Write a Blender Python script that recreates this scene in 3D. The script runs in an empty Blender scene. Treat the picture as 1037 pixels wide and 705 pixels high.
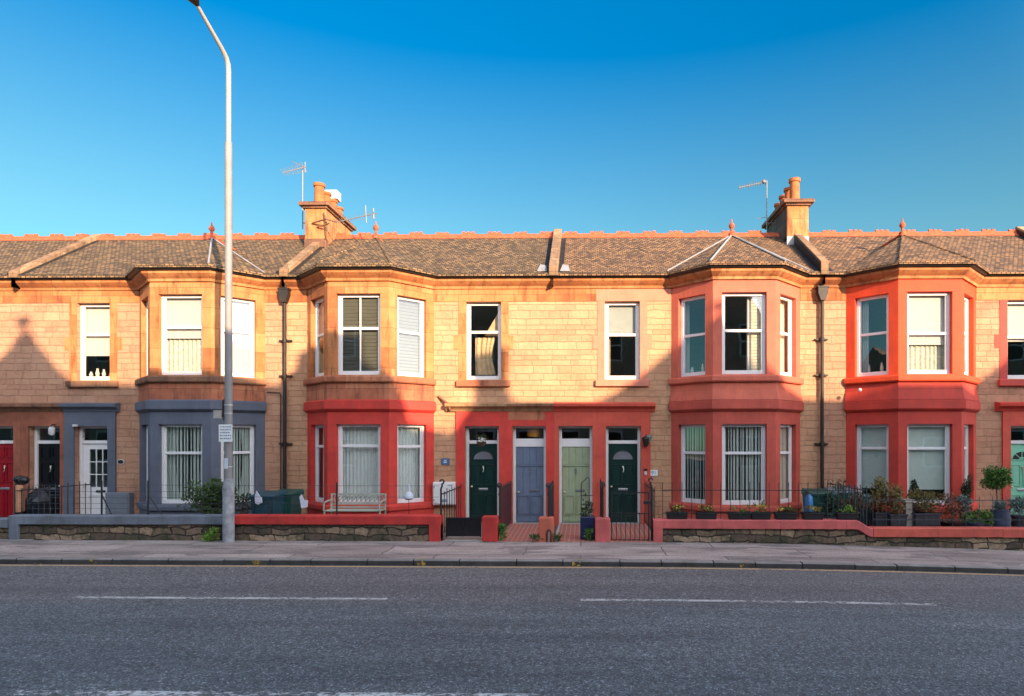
import bpy, bmesh, math, random
from mathutils import Vector
R = math.radians
random.seed(7)
C = bpy.context.scene.collection

# ------------------------------------------------------------------ camera model
FPX, CX, CY, EYE, CAMY, PSI = 648.0, 580.8, 445.0, 2.34, -17.2, R(0.9)
def X(px, Y=0.0):
    u = (px - CX) / FPX
    t = (Y - CAMY) / (u * math.sin(PSI) + math.cos(PSI))
    return t * (u * math.cos(PSI) - math.sin(PSI))
def Z(py, Y=0.0, px=591):
    u = (px - CX) / FPX
    t = (Y - CAMY) / (u * math.sin(PSI) + math.cos(PSI))
    return EYE + t * (CY - py) / FPX
def g(x):                                   # the street falls gently to the right
    if x <= 0: return -0.0008 * x
    if x <= 10: return -0.0018 * x * x
    return max(-0.18 - 0.02 * (x - 10), -0.5)

# ------------------------------------------------------------------ materials
MATS = {}
def newmat(name):
    m = bpy.data.materials.new(name); m.use_nodes = True
    nt = m.node_tree; b = nt.nodes['Principled BSDF']
    MATS[name] = m
    return m, nt, b
def N(nt, t, **kw):
    n = nt.nodes.new(t)
    for k, v in kw.items():
        if hasattr(n, k): setattr(n, k, v)
        else: n.inputs[k].default_value = v
    return n
def ramp(nt, fac, stops):
    r = nt.nodes.new('ShaderNodeValToRGB')
    e = r.color_ramp.elements
    while len(e) > len(stops): e.remove(e[-1])
    while len(e) < len(stops): e.new(0.5)
    for i, (p, c) in enumerate(stops):
        e[i].position = p
        e[i].color = (c, c, c, 1) if isinstance(c, (int, float)) else (c[0], c[1], c[2], 1)
    nt.links.new(fac, r.inputs[0]); return r.outputs[0]
def noise(nt, vec, scale, detail=4, rough=0.55):
    n = N(nt, 'ShaderNodeTexNoise'); n.inputs['Scale'].default_value = scale
    n.inputs['Detail'].default_value = detail; n.inputs['Roughness'].default_value = rough
    nt.links.new(vec, n.inputs['Vector']); return n.outputs['Fac']
def mix(nt, fac, a, b, mode='MIX'):
    m = nt.nodes.new('ShaderNodeMixRGB'); m.blend_type = mode
    for s, v in ((0, fac), (1, a), (2, b)):
        if isinstance(v, (int, float)): m.inputs[s].default_value = v if s == 0 else (v, v, v, 1)
        elif isinstance(v, (tuple, list)): m.inputs[s].default_value = (v[0], v[1], v[2], 1)
        else: nt.links.new(v, m.inputs[s])
    return m.outputs[0]
def math_(nt, op, a, b=0.0):
    m = nt.nodes.new('ShaderNodeMath'); m.operation = op
    for s, v in ((0, a), (1, b)):
        if isinstance(v, (int, float)): m.inputs[s].default_value = v
        else: nt.links.new(v, m.inputs[s])
    return m.outputs[0]
def bump(nt, b, h, strength, dist=0.02):
    n = nt.nodes.new('ShaderNodeBump'); n.inputs['Strength'].default_value = strength
    n.inputs['Distance'].default_value = dist
    nt.links.new(h, n.inputs['Height']); nt.links.new(n.outputs[0], b.inputs['Normal'])
def wcoord(nt):
    return nt.nodes.new('ShaderNodeNewGeometry').outputs['Position']
def ocoord(nt):
    return nt.nodes.new('ShaderNodeTexCoord').outputs['Object']
def scale_vec(nt, vec, s, loc=(0, 0, 0)):
    m = nt.nodes.new('ShaderNodeMapping'); m.inputs['Scale'].default_value = s
    m.inputs['Location'].default_value = loc
    nt.links.new(vec, m.inputs[0]); return m.outputs[0]

def paint(name, col, rough=0.55, var=0.14, chip=None, scale=2.5, bmp=0.12):
    """painted render or wood with uneven fading and small marks"""
    m, nt, b = newmat(name)
    v = ocoord(nt)
    n1 = noise(nt, v, scale, 6, 0.65)
    n2 = noise(nt, scale_vec(nt, v, (7, 7, 0.9)), 2.0, 4)
    f = ramp(nt, mix(nt, 0.4, n1, noise(nt, v, 0.8, 3)), [(0.36, 0), (0.64, 1)])
    lo = [c * (1 - var * 1.5) for c in col]; hi = [min(1, c * (1 + var)) for c in col]
    c = mix(nt, f, lo, hi)
    streak = ramp(nt, n2, [(0.48, 0), (0.75, 1)])
    c = mix(nt, math_(nt, 'MULTIPLY', streak, 0.5), c, [x * 0.6 + 0.015 for x in col])
    if chip:
        n3 = noise(nt, v, 9, 7, 0.7)
        c = mix(nt, ramp(nt, n3, [(0.64, 0), (0.68, 1)]), c, chip)
    sp = nt.nodes.new('ShaderNodeSeparateXYZ'); nt.links.new(v, sp.inputs[0]); cb = nt.nodes.new('ShaderNodeCombineXYZ')
    nt.links.new(math_(nt, 'ADD', sp.outputs[0], math_(nt, 'MULTIPLY', sp.outputs[1], 0.6)), cb.inputs[0]); nt.links.new(math_(nt, 'ADD', sp.outputs[2], math_(nt, 'MULTIPLY', noise(nt, v, 2, 3), 0.04)), cb.inputs[1])
    t = nt.nodes.new('ShaderNodeTexBrick'); t.offset = 0.43
    t.inputs['Scale'].default_value = 1; t.inputs['Brick Width'].default_value = 0.95; t.inputs['Row Height'].default_value = 0.33
    t.inputs['Mortar Size'].default_value = 0.006; t.inputs['Mortar Smooth'].default_value = 0.8
    nt.links.new(cb.outputs[0], t.inputs['Vector'])
    jf = math_(nt, 'MULTIPLY', t.outputs['Fac'], ramp(nt, noise(nt, v, 1.6, 4), [(0.45, 0), (0.6, 1)]))
    c = mix(nt, math_(nt, 'MULTIPLY', jf, 0.4), c, [x * 0.45 for x in col])
    st = ramp(nt, noise(nt, scale_vec(nt, v, (11, 11, 0.55)), 1.0, 5, 0.7), [(0.60, 0), (0.72, 1)])
    c = mix(nt, math_(nt, 'MULTIPLY', st, 0.35), c, (0.10, 0.075, 0.065))
    nt.links.new(c, b.inputs['Base Color'])
    b.inputs['Roughness'].default_value = min(1, rough + 0.2)
    bump(nt, b, math_(nt, 'SUBTRACT', noise(nt, v, 28, 6, 0.7), jf), bmp * 2, 0.012)
    return m
def plain(name, col, rough=0.5, metal=0.0, var=0.1, scale=6):
    m, nt, b = newmat(name)
    v = ocoord(nt)
    f = ramp(nt, noise(nt, v, scale, 4), [(0.3, 0), (0.7, 1)])
    c = mix(nt, f, [x * (1 - var) for x in col], [min(1, x * (1 + var)) for x in col])
    nt.links.new(c, b.inputs['Base Color'])
    b.inputs['Roughness'].default_value = rough; b.inputs['Metallic'].default_value = metal
    return m

def ashlar(name, c1, c2, dark, bw=0.52, bh=0.175, mortar=(0.24, 0.14, 0.09), rough_amt=0.95, seed=0):
    m, nt, b = newmat(name)
    v = wcoord(nt)
    sep = nt.nodes.new('ShaderNodeSeparateXYZ'); nt.links.new(v, sep.inputs[0])
    cb = nt.nodes.new('ShaderNodeCombineXYZ')
    nx = noise(nt, v, 1.3, 2); nz = noise(nt, scale_vec(nt, v, (1, 1, 1), (3, 1, 7 + seed)), 3.0, 3)
    x2 = math_(nt, 'ADD', sep.outputs[0], math_(nt, 'MULTIPLY', math_(nt, 'SUBTRACT', nx, 0.5), 0.10))
    z2 = math_(nt, 'ADD', sep.outputs[2], math_(nt, 'MULTIPLY', math_(nt, 'SUBTRACT', nz, 0.5), 0.07))
    z2 = math_(nt, 'ADD', z2, math_(nt, 'MULTIPLY', math_(nt, 'SINE', math_(nt, 'MULTIPLY', sep.outputs[2], 8.3)), 0.035))
    wn = nt.nodes.new('ShaderNodeTexWhiteNoise'); wn.noise_dimensions = '1D'
    nt.links.new(math_(nt, 'FLOOR', math_(nt, 'DIVIDE', z2, bh)), wn.inputs['W'])
    x2 = math_(nt, 'ADD', x2, math_(nt, 'MULTIPLY', wn.outputs['Value'], 0.4))
    nt.links.new(x2, cb.inputs[0]); nt.links.new(z2, cb.inputs[1])
    def brick(w, h, off, ms, sq=1.0):
        t = nt.nodes.new('ShaderNodeTexBrick')
        t.offset = off; t.squash = sq; t.squash_frequency = 3
        t.inputs['Scale'].default_value = 1.0
        t.inputs['Brick Width'].default_value = w; t.inputs['Row Height'].default_value = h
        t.inputs['Mortar Size'].default_value = ms; t.inputs['Mortar Smooth'].default_value = 0.5
        t.inputs['Color1'].default_value = (0, 0, 0, 1); t.inputs['Color2'].default_value = (1, 1, 1, 1)
        t.inputs['Mortar'].default_value = (0.5, 0.5, 0.5, 1)
        nt.links.new(cb.outputs[0], t.inputs['Vector']); return t
    t1 = brick(bw, bh, 0.45, 0.009, 0.72)
    t2 = brick(bw * 2.35, bh * 2, 0.3, 0.0)
    f = mix(nt, 0.55, t1.outputs['Color'], t2.outputs['Color'])
    grain = noise(nt, v, 14, 7, 0.7)
    f = mix(nt, 0.3, mix(nt, 0.55, f, noise(nt, v, 2.6, 7, 0.7)), grain)
    c = ramp(nt, f, [(0.18, dark), (0.42, c1), (0.75, c2)])
    blotch = ramp(nt, noise(nt, v, 0.9, 5, 0.6), [(0.5, 0), (0.75, 1)])
    c = mix(nt, math_(nt, 'MULTIPLY', blotch, 0.45), c, dark)
    soot = ramp(nt, noise(nt, scale_vec(nt, v, (3, 3, 0.5)), 2.2, 6, 0.7), [(0.58, 0), (0.74, 1)])
    c = mix(nt, math_(nt, 'MULTIPLY', soot, 0.6), c, [x * 0.5 for x in dark])
    c = mix(nt, math_(nt, 'MULTIPLY', t1.outputs['Fac'], 0.2), c, mortar)
    nt.links.new(c, b.inputs['Base Color']); b.inputs['Roughness'].default_value = 0.92
    h = math_(nt, 'SUBTRACT', math_(nt, 'MULTIPLY', noise(nt, v, 9, 6, 0.65), 0.9), math_(nt, 'MULTIPLY', t1.outputs['Fac'], 0.7))
    bump(nt, b, h, rough_amt, 0.035)
    return m

def dressed(name, col, dark, light):
    """smooth weathered sandstone"""
    m, nt, b = newmat(name)
    v = ocoord(nt)
    t = nt.nodes.new('ShaderNodeTexBrick'); t.offset = 0.37
    t.inputs['Scale'].default_value = 1.0
    t.inputs['Brick Width'].default_value = 1.35; t.inputs['Row Height'].default_value = 0.52
    t.inputs['Mortar Size'].default_value = 0.006
    t.inputs['Color1'].default_value = (0, 0, 0, 1); t.inputs['Color2'].default_value = (1, 1, 1, 1)
    sep = nt.nodes.new('ShaderNodeSeparateXYZ'); nt.links.new(v, sep.inputs[0])
    cb = nt.nodes.new('ShaderNodeCombineXYZ')
    nt.links.new(math_(nt, 'ADD', sep.outputs[0], math_(nt, 'MULTIPLY', sep.outputs[1], 0.6)), cb.inputs[0])
    nt.links.new(sep.outputs[2], cb.inputs[1]); nt.links.new(cb.outputs[0], t.inputs['Vector'])
    n1 = noise(nt, v, 2.2, 7, 0.62)
    f = mix(nt, 0.32, n1, t.outputs['Color'])
    c = ramp(nt, f, [(0.22, dark), (0.46, col), (0.72, light)])
    s = ramp(nt, noise(nt, scale_vec(nt, v, (4, 4, 0.7)), 1.7, 6, 0.7), [(0.50, 0), (0.68, 1)])
    c = mix(nt, math_(nt, 'MULTIPLY', s, 0.72), c, [x * 0.5 for x in dark])
    c = mix(nt, math_(nt, 'MULTIPLY', t.outputs['Fac'], 0.5), c, [x * 0.5 for x in dark])
    nt.links.new(c, b.inputs['Base Color']); b.inputs['Roughness'].default_value = 0.9
    bump(nt, b, noise(nt, v, 22, 5, 0.6), 0.3, 0.02)
    return m

def rubble(name):
    m, nt, b = newmat(name)
    v = ocoord(nt)
    sep = nt.nodes.new('ShaderNodeSeparateXYZ'); nt.links.new(v, sep.inputs[0])
    cb = nt.nodes.new('ShaderNodeCombineXYZ')
    n0 = noise(nt, v, 4, 3)
    nt.links.new(math_(nt, 'ADD', math_(nt, 'ADD', sep.outputs[0], sep.outputs[1]), math_(nt, 'MULTIPLY', noise(nt, v, 1.9, 4), 0.55)), cb.inputs[0])
    nt.links.new(math_(nt, 'ADD', sep.outputs[2], math_(nt, 'ADD', math_(nt, 'MULTIPLY', noise(nt, v, 2.1, 3), 0.26), math_(nt, 'MULTIPLY', noise(nt, v, 9, 3), 0.06))), cb.inputs[1])
    t = nt.nodes.new('ShaderNodeTexBrick'); t.offset = 0.41; t.squash = 0.6; t.squash_frequency = 2
    t.inputs['Scale'].default_value = 1.0
    t.inputs['Brick Width'].default_value = 0.62; t.inputs['Row Height'].default_value = 0.155
    t.inputs['Mortar Size'].default_value = 0.018; t.inputs['Mortar Smooth'].default_value = 0.9
    t.inputs['Color1'].default_value = (0, 0, 0, 1); t.inputs['Color2'].default_value = (1, 1, 1, 1)
    nt.links.new(cb.outputs[0], t.inputs['Vector'])
    f = mix(nt, 0.5, t.outputs['Color'], noise(nt, v, 11, 6, 0.7))
    c = ramp(nt, f, [(0.22, (0.07, 0.052, 0.04)), (0.45, (0.18, 0.125, 0.085)), (0.75, (0.42, 0.30, 0.195))])
    moss = ramp(nt, noise(nt, v, 3.1, 6, 0.7), [(0.47, 0), (0.6, 1)])
    c = mix(nt, math_(nt, 'MULTIPLY', moss, 0.75), c, (0.055, 0.06, 0.03))
    c = mix(nt, t.outputs['Fac'], c, (0.045, 0.035, 0.028))
    nt.links.new(c, b.inputs['Base Color']); b.inputs['Roughness'].default_value = 0.95
    h = math_(nt, 'SUBTRACT', noise(nt, v, 8, 6, 0.65), t.outputs['Fac'])
    bump(nt, b, h, 0.9, 0.05)
    return m

def tiles(name, c1, c2, c3, lichen):
    """small clay or stone tiles, in rows along x and up the slope"""
    m, nt, b = newmat(name)
    v = wcoord(nt)
    sep = nt.nodes.new('ShaderNodeSeparateXYZ'); nt.links.new(v, sep.inputs[0])
    cb = nt.nodes.new('ShaderNodeCombineXYZ')
    nt.links.new(math_(nt, 'ADD', sep.outputs[0], math_(nt, 'MULTIPLY', noise(nt, v, 3, 2), 0.05)), cb.inputs[0])
    nt.links.new(math_(nt, 'MULTIPLY', sep.outputs[2], 1.7), cb.inputs[1])
    t = nt.nodes.new('ShaderNodeTexBrick'); t.offset = 0.5
    t.inputs['Scale'].default_value = 1.0
    t.inputs['Brick Width'].default_value = 0.12; t.inputs['Row Height'].default_value = 0.095
    t.inputs['Mortar Size'].default_value = 0.012; t.inputs['Mortar Smooth'].default_value = 0.3
    t.inputs['Color1'].default_value = (0, 0, 0, 1); t.inputs['Color2'].default_value = (1, 1, 1, 1)
    nt.links.new(cb.outputs[0], t.inputs['Vector'])
    f = mix(nt, 0.68, t.outputs['Color'], mix(nt, 0.5, noise(nt, v, 3.5, 6, 0.75), noise(nt, v, 16, 5, 0.8)))
    c = ramp(nt, f, [(0.3, c1), (0.5, c2), (0.7, c3)])
    l = ramp(nt, noise(nt, v, 2.1, 7, 0.75), [(0.5, 0), (0.66, 1)])
    c = mix(nt, math_(nt, 'MULTIPLY', l, 0.35), c, lichen)
    sp = ramp(nt, noise(nt, v, 17, 5, 0.8), [(0.6, 0), (0.68, 1)])
    c = mix(nt, math_(nt, 'MULTIPLY', sp, 0.5), c, (0.30, 0.25, 0.16))
    c = mix(nt, t.outputs['Fac'], c, (0.03, 0.022, 0.018))
    nt.links.new(c, b.inputs['Base Color']); b.inputs['Roughness'].default_value = 0.9
    # each course overlaps the one below
    saw = math_(nt, 'FRACT', math_(nt, 'DIVIDE', math_(nt, 'MULTIPLY', sep.outputs[2], 1.7), 0.095))
    h = math_(nt, 'ADD', math_(nt, 'SUBTRACT', 1.0, saw), math_(nt, 'MULTIPLY', t.outputs['Color'], 0.5))
    h = math_(nt, 'SUBTRACT', h, math_(nt, 'MULTIPLY', t.outputs['Fac'], 0.8))
    bump(nt, b, h, 0.8, 0.03)
    return m

def leaf(name, col, col2):
    m, nt, b = newmat(name)
    v = ocoord(nt)
    f = ramp(nt, noise(nt, v, 9, 3), [(0.35, 0), (0.65, 1)])
    c = mix(nt, f, col, col2)
    nt.links.new(c, b.inputs['Base Color']); b.inputs['Roughness'].default_value = 0.6
    return m

# stone and render
ashlar('stone_warm', (0.49, 0.262, 0.145), (0.61, 0.37, 0.212), (0.28, 0.135, 0.078), bh=0.165)
ashlar('stone_brown', (0.45, 0.228, 0.138), (0.56, 0.325, 0.198), (0.22, 0.105, 0.068), bw=0.46, rough_amt=1.0, seed=3)
ashlar('stone_rough', (0.43, 0.235, 0.145), (0.56, 0.325, 0.205), (0.22, 0.125, 0.085), bw=0.42, bh=0.2, rough_amt=1.0, seed=5)
ashlar('stone_far', (0.30, 0.24, 0.18), (0.42, 0.34, 0.25), (0.12, 0.10, 0.08), bw=0.7, bh=0.3)
dressed('sandstone', (0.45, 0.165, 0.055), (0.24, 0.075, 0.03), (0.56, 0.25, 0.10))
dressed('sandstone_red', (0.40, 0.13, 0.065), (0.20, 0.065, 0.04), (0.50, 0.20, 0.10))
dressed('sandstone_stained', (0.20, 0.095, 0.055), (0.07, 0.04, 0.03), (0.34, 0.17, 0.09))
dressed('sandstone_cap', (0.38, 0.215, 0.105), (0.17, 0.10, 0.05), (0.48, 0.29, 0.15))
dressed('skew_stone', (0.26, 0.155, 0.085), (0.09, 0.06, 0.035), (0.42, 0.27, 0.15))
dressed('sandstone_soot_shade', (0.10, 0.06, 0.045), (0.04, 0.03, 0.025), (0.20, 0.12, 0.08))
rubble('rubble')
tiles('tiles_grey', (0.05, 0.031, 0.016), (0.155, 0.098, 0.047), (0.31, 0.185, 0.08), (0.115, 0.095, 0.042))
tiles('tiles_brown', (0.055, 0.030, 0.016), (0.19, 0.104, 0.048), (0.38, 0.20, 0.085), (0.15, 0.105, 0.05))
plain('terracotta', (0.46, 0.09, 0.035), 0.85, var=0.35, scale=9)
plain('pot_clay', (0.42, 0.12, 0.035), 0.85, var=0.3, scale=5)
paint('slate_blue', (0.108, 0.125, 0.165), 0.6, 0.12)
paint('coping_blue', (0.165, 0.19, 0.23), 0.7, 0.25, chip=(0.25, 0.25, 0.25))
paint('post_red', (0.60, 0.045, 0.03), 0.55, 0.16)
paint('coping_red', (0.55, 0.04, 0.032), 0.6, 0.22, chip=(0.33, 0.09, 0.07))
paint('salmon', (0.60, 0.132, 0.078), 0.6, 0.12)
paint('salmon_deep', (0.52, 0.085, 0.055), 0.6, 0.14)
paint('coping_salmon', (0.60, 0.125, 0.115), 0.65, 0.2, chip=(0.40, 0.16, 0.14))
paint('coping_coral', (0.60, 0.11, 0.075), 0.65, 0.2, chip=(0.36, 0.14, 0.10))
paint('pier_orange', (0.62, 0.15, 0.085), 0.65, 0.2, chip=(0.36, 0.18, 0.12))
paint('scarlet', (0.70, 0.062, 0.014), 0.55, 0.12)
paint('scarlet_deep', (0.56, 0.05, 0.03), 0.55, 0.14)
paint('surround_brown', (0.30, 0.10, 0.055), 0.8, 0.3)
paint('surround_coral', (0.60, 0.085, 0.05), 0.6, 0.14)
paint('surround_red', (0.60, 0.05, 0.035), 0.6, 0.16)
paint('margin_pink', (0.62, 0.22, 0.14), 0.65, 0.12)
paint('margin_coral', (0.52, 0.07, 0.05), 0.65, 0.12)
plain('white_paint', (0.74, 0.73, 0.72), 0.4, var=0.04)
plain('old_white', (0.70, 0.67, 0.62), 0.5, var=0.1)
plain('blind_white', (0.55, 0.53, 0.51), 0.8, var=0.03)
plain('slat_dark', (0.17, 0.165, 0.13), 0.6)
plain('slat_mid', (0.15, 0.16, 0.145), 0.6)
plain('blind_grey', (0.36, 0.38, 0.36), 0.7, var=0.05)
plain('blind_slat', (0.62, 0.66, 0.60), 0.7, var=0.04)
plain('blind_pale_green', (0.55, 0.62, 0.56), 0.8, var=0.05)
plain('cream_cloth', (0.70, 0.62, 0.48), 0.9, var=0.08)
plain('net', (0.52, 0.53, 0.44), 0.9, var=0.25, scale=14)
plain('net_white', (0.70, 0.74, 0.70), 0.9, var=0.06, scale=5)
plain('tan_cloth', (0.62, 0.44, 0.25), 0.9, var=0.2)
plain('room', (0.30, 0.27, 0.23), 0.95, var=0.1)
plain('black_iron', (0.018, 0.019, 0.022), 0.45, var=0.3)
plain('green_iron', (0.012, 0.055, 0.06), 0.45, var=0.3)
plain('thin_iron', (0.05, 0.055, 0.065), 0.5, var=0.3)
plain('gutter_black', (0.016, 0.014, 0.013), 0.6, var=0.5)
plain('lead', (0.27, 0.28, 0.30), 0.6, var=0.2)
plain('lead_dark', (0.16, 0.17, 0.19), 0.55, var=0.2)
plain('steel', (0.50, 0.50, 0.50), 0.4, 0.5)
plain('aerial_metal', (0.20, 0.19, 0.19), 0.5, 0.2)
plain('brass', (0.65, 0.60, 0.50), 0.3, 0.8)
plain('chrome', (0.70, 0.70, 0.72), 0.25, 0.9)
plain('door_green', (0.005, 0.030, 0.026), 0.3, var=0.15)
plain('door_blue', (0.13, 0.175, 0.255), 0.45, var=0.12)
plain('door_sage', (0.30, 0.37, 0.225), 0.5, var=0.08)
plain('door_black', (0.008, 0.009, 0.011), 0.25)
plain('door_maroon', (0.30, 0.008, 0.018), 0.35, var=0.1)
plain('door_mint', (0.22, 0.56, 0.38), 0.45, var=0.06)
plain('pole_grey', (0.22, 0.215, 0.215), 0.65, 0.0, var=0.12, scale=3)
plain('pole_pale', (0.31, 0.29, 0.265), 0.6, 0.0, var=0.08, scale=3)
plain('pole_base', (0.29, 0.30, 0.32), 0.8, var=0.35, scale=7)
plain('lamp_dark', (0.03, 0.02, 0.02), 0.4)
plain('lamp_glass', (0.25, 0.22, 0.20), 0.15)
plain('plaque_blue', (0.06, 0.14, 0.24), 0.4)
plain('plaque_white', (0.75, 0.78, 0.78), 0.4)
plain('ink_blue', (0.03, 0.16, 0.32), 0.5)
plain('ink_grey', (0.22, 0.26, 0.32), 0.6)
plain('ink_black', (0.02, 0.02, 0.02), 0.6)
plain('sticker_pink', (0.62, 0.30, 0.36), 0.6)
plain('bin_blue', (0.010, 0.060, 0.082), 0.5, var=0.1)
plain('bin_green', (0.012, 0.065, 0.055), 0.5, var=0.15)
plain('paper', (0.55, 0.60, 0.68), 0.8)
plain('blue_plastic', (0.02, 0.16, 0.38), 0.4)
plain('bench_paint', (0.36, 0.39, 0.31), 0.6, var=0.15)
plain('rubber', (0.02, 0.02, 0.02), 0.8)
plain('planter_black', (0.014, 0.015, 0.018), 0.5, var=0.2)
plain('planter_slate', (0.035, 0.04, 0.05), 0.6, var=0.2)
plain('pot_navy', (0.012, 0.02, 0.07), 0.3)
plain('pot_blue', (0.05, 0.08, 0.13), 0.35, var=0.3)
plain('pot_terracotta', (0.40, 0.10, 0.05), 0.8, var=0.2)
plain('pedestal_stone', (0.38, 0.36, 0.31), 0.9, var=0.2)
plain('soil', (0.03, 0.02, 0.014), 1.0)
plain('meter_white', (0.74, 0.73, 0.71), 0.5, var=0.05)
plain('meter_grey', (0.16, 0.18, 0.21), 0.6)
plain('bag_black', (0.008, 0.010, 0.014), 0.35)
plain('jute', (0.45, 0.22, 0.12), 0.9)
plain('orange_shade', (0.80, 0.33, 0.03), 0.6)
plain('wicker', (0.12, 0.07, 0.04), 0.9)
plain('flower_yellow', (0.65, 0.48, 0.08), 0.6)
plain('flower_white', (0.75, 0.74, 0.70), 0.6)
plain('flower_red', (0.45, 0.10, 0.05), 0.6)
plain('bark', (0.10, 0.07, 0.05), 0.9)
leaf('leaf_bright', (0.05, 0.13, 0.02), (0.10, 0.22, 0.03))
leaf('leaf_mid', (0.035, 0.085, 0.018), (0.07, 0.12, 0.03))
leaf('leaf_dark', (0.015, 0.035, 0.012), (0.03, 0.06, 0.02))
leaf('leaf_olive', (0.12, 0.12, 0.03), (0.26, 0.20, 0.055))
leaf('leaf_red', (0.16, 0.05, 0.03), (0.20, 0.11, 0.04))
leaf('leaf_grey', (0.10, 0.16, 0.14), (0.18, 0.25, 0.22))
leaf('leaf_lime', (0.12, 0.26, 0.02), (0.20, 0.34, 0.04))

def mk_glass():
    m, nt, b = newmat('glass')
    nt.nodes.remove(b)
    out = nt.nodes['Material Output']
    tr = nt.nodes.new('ShaderNodeBsdfTransparent'); tr.inputs[0].default_value = (0.93, 0.96, 0.95, 1)
    gl = nt.nodes.new('ShaderNodeBsdfGlossy'); gl.inputs['Roughness'].default_value = 0.01
    ge = nt.nodes.new('ShaderNodeNewGeometry'); dp = nt.nodes.new('ShaderNodeVectorMath'); dp.operation = 'DOT_PRODUCT'
    nt.links.new(ge.outputs['Incoming'], dp.inputs[0]); nt.links.new(ge.outputs['Normal'], dp.inputs[1])
    cs = math_(nt, 'ABSOLUTE', dp.outputs['Value'])
    sch = math_(nt, 'ADD', 0.15, math_(nt, 'MULTIPLY', 0.85, math_(nt, 'POWER', math_(nt, 'SUBTRACT', 1.0, cs), 4.0)))
    v = ocoord(nt)
    bp = nt.nodes.new('ShaderNodeBump'); bp.inputs['Strength'].default_value = 0.05; bp.inputs['Distance'].default_value = 0.02
    nt.links.new(noise(nt, v, 1.5, 2), bp.inputs['Height']); nt.links.new(bp.outputs[0], gl.inputs['Normal'])
    f = math_(nt, 'MINIMUM', sch, 1.0)
    mx = nt.nodes.new('ShaderNodeMixShader')
    nt.links.new(f, mx.inputs[0]); nt.links.new(tr.outputs[0], mx.inputs[1]); nt.links.new(gl.outputs[0], mx.inputs[2])
    nt.links.new(mx.outputs[0], out.inputs[0])
mk_glass()

def mk_road():
    m, nt, b = newmat('asphalt'); v = ocoord(nt)
    sep = nt.nodes.new('ShaderNodeSeparateXYZ'); nt.links.new(v, sep.inputs[0])
    base = mix(nt, ramp(nt, noise(nt, scale_vec(nt, v, (0.35, 2.2, 1)), 1.0, 5), [(0.3, 0), (0.7, 1)]), (0.082, 0.094, 0.100), (0.124, 0.136, 0.140))
    # older browner strip next to the kerb, newer bluish surface beyond
    strip = ramp(nt, math_(nt, 'ADD', math_(nt, 'MULTIPLY', math_(nt, 'ADD', sep.outputs[1], 7.75), 3.0), 0.5), [(0.42, 0), (0.58, 1)])
    base = mix(nt, math_(nt, 'MULTIPLY', strip, 0.6), base, (0.122, 0.116, 0.114))
    vo = nt.nodes.new('ShaderNodeTexVoronoi'); vo.inputs['Scale'].default_value = 70
    nt.links.new(v, vo.inputs['Vector'])
    vs = nt.nodes.new('ShaderNodeSeparateColor'); nt.links.new(vo.outputs['Color'], vs.inputs[0])
    c = mix(nt, 1.0, base, ramp(nt, vs.outputs[0], [(0.0, 0.55), (0.6, 1.0), (0.9, 1.35), (0.97, 2.6)]), 'MULTIPLY')
    vo2 = nt.nodes.new('ShaderNodeTexVoronoi'); vo2.inputs['Scale'].default_value = 24
    nt.links.new(v, vo2.inputs['Vector'])
    vs2 = nt.nodes.new('ShaderNodeSeparateColor'); nt.links.new(vo2.outputs['Color'], vs2.inputs[0])
    sp = math_(nt, 'MULTIPLY', ramp(nt, vs2.outputs[1], [(0.93, 0), (0.95, 1)]), ramp(nt, vo2.outputs['Distance'], [(0.15, 1), (0.3, 0)]))
    c = mix(nt, math_(nt, 'MULTIPLY', sp, 0.6), c, (0.22, 0.19, 0.18))
    c = mix(nt, 1.0, c, ramp(nt, noise(nt, scale_vec(nt, v, (0.05, 1.1, 1)), 1.0, 3), [(0.3, 0.82), (0.7, 1.14)]), 'MULTIPLY')
    c = mix(nt, 1.0, c, ramp(nt, noise(nt, v, 22, 5, 0.8), [(0.32, 0.4), (0.5, 1.0), (0.68, 1.9)]), 'MULTIPLY')
    cr = nt.nodes.new('ShaderNodeTexVoronoi'); cr.feature = 'DISTANCE_TO_EDGE'; cr.inputs['Scale'].default_value = 0.23
    mp = nt.nodes.new('ShaderNodeVectorMath'); mp.operation = 'ADD'
    nn = nt.nodes.new('ShaderNodeTexNoise'); nn.inputs['Scale'].default_value = 1.6; nn.inputs['Detail'].default_value = 6
    nt.links.new(v, nn.inputs['Vector']); nt.links.new(v, mp.inputs[0]); nt.links.new(nn.outputs['Color'], mp.inputs[1])
    nt.links.new(mp.outputs[0], cr.inputs['Vector'])
    crack = math_(nt, 'MULTIPLY', ramp(nt, cr.outputs['Distance'], [(0.0, 1), (0.004, 0)]), ramp(nt, noise(nt, v, 0.4, 2), [(0.55, 0), (0.62, 0.5)]))
    c = mix(nt, crack, c, (0.02, 0.02, 0.02))
    nt.links.new(c, b.inputs['Base Color']); b.inputs['Roughness'].default_value = 0.85
    bump(nt, b, vs.outputs[0], 0.35, 0.008)
mk_road()
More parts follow.
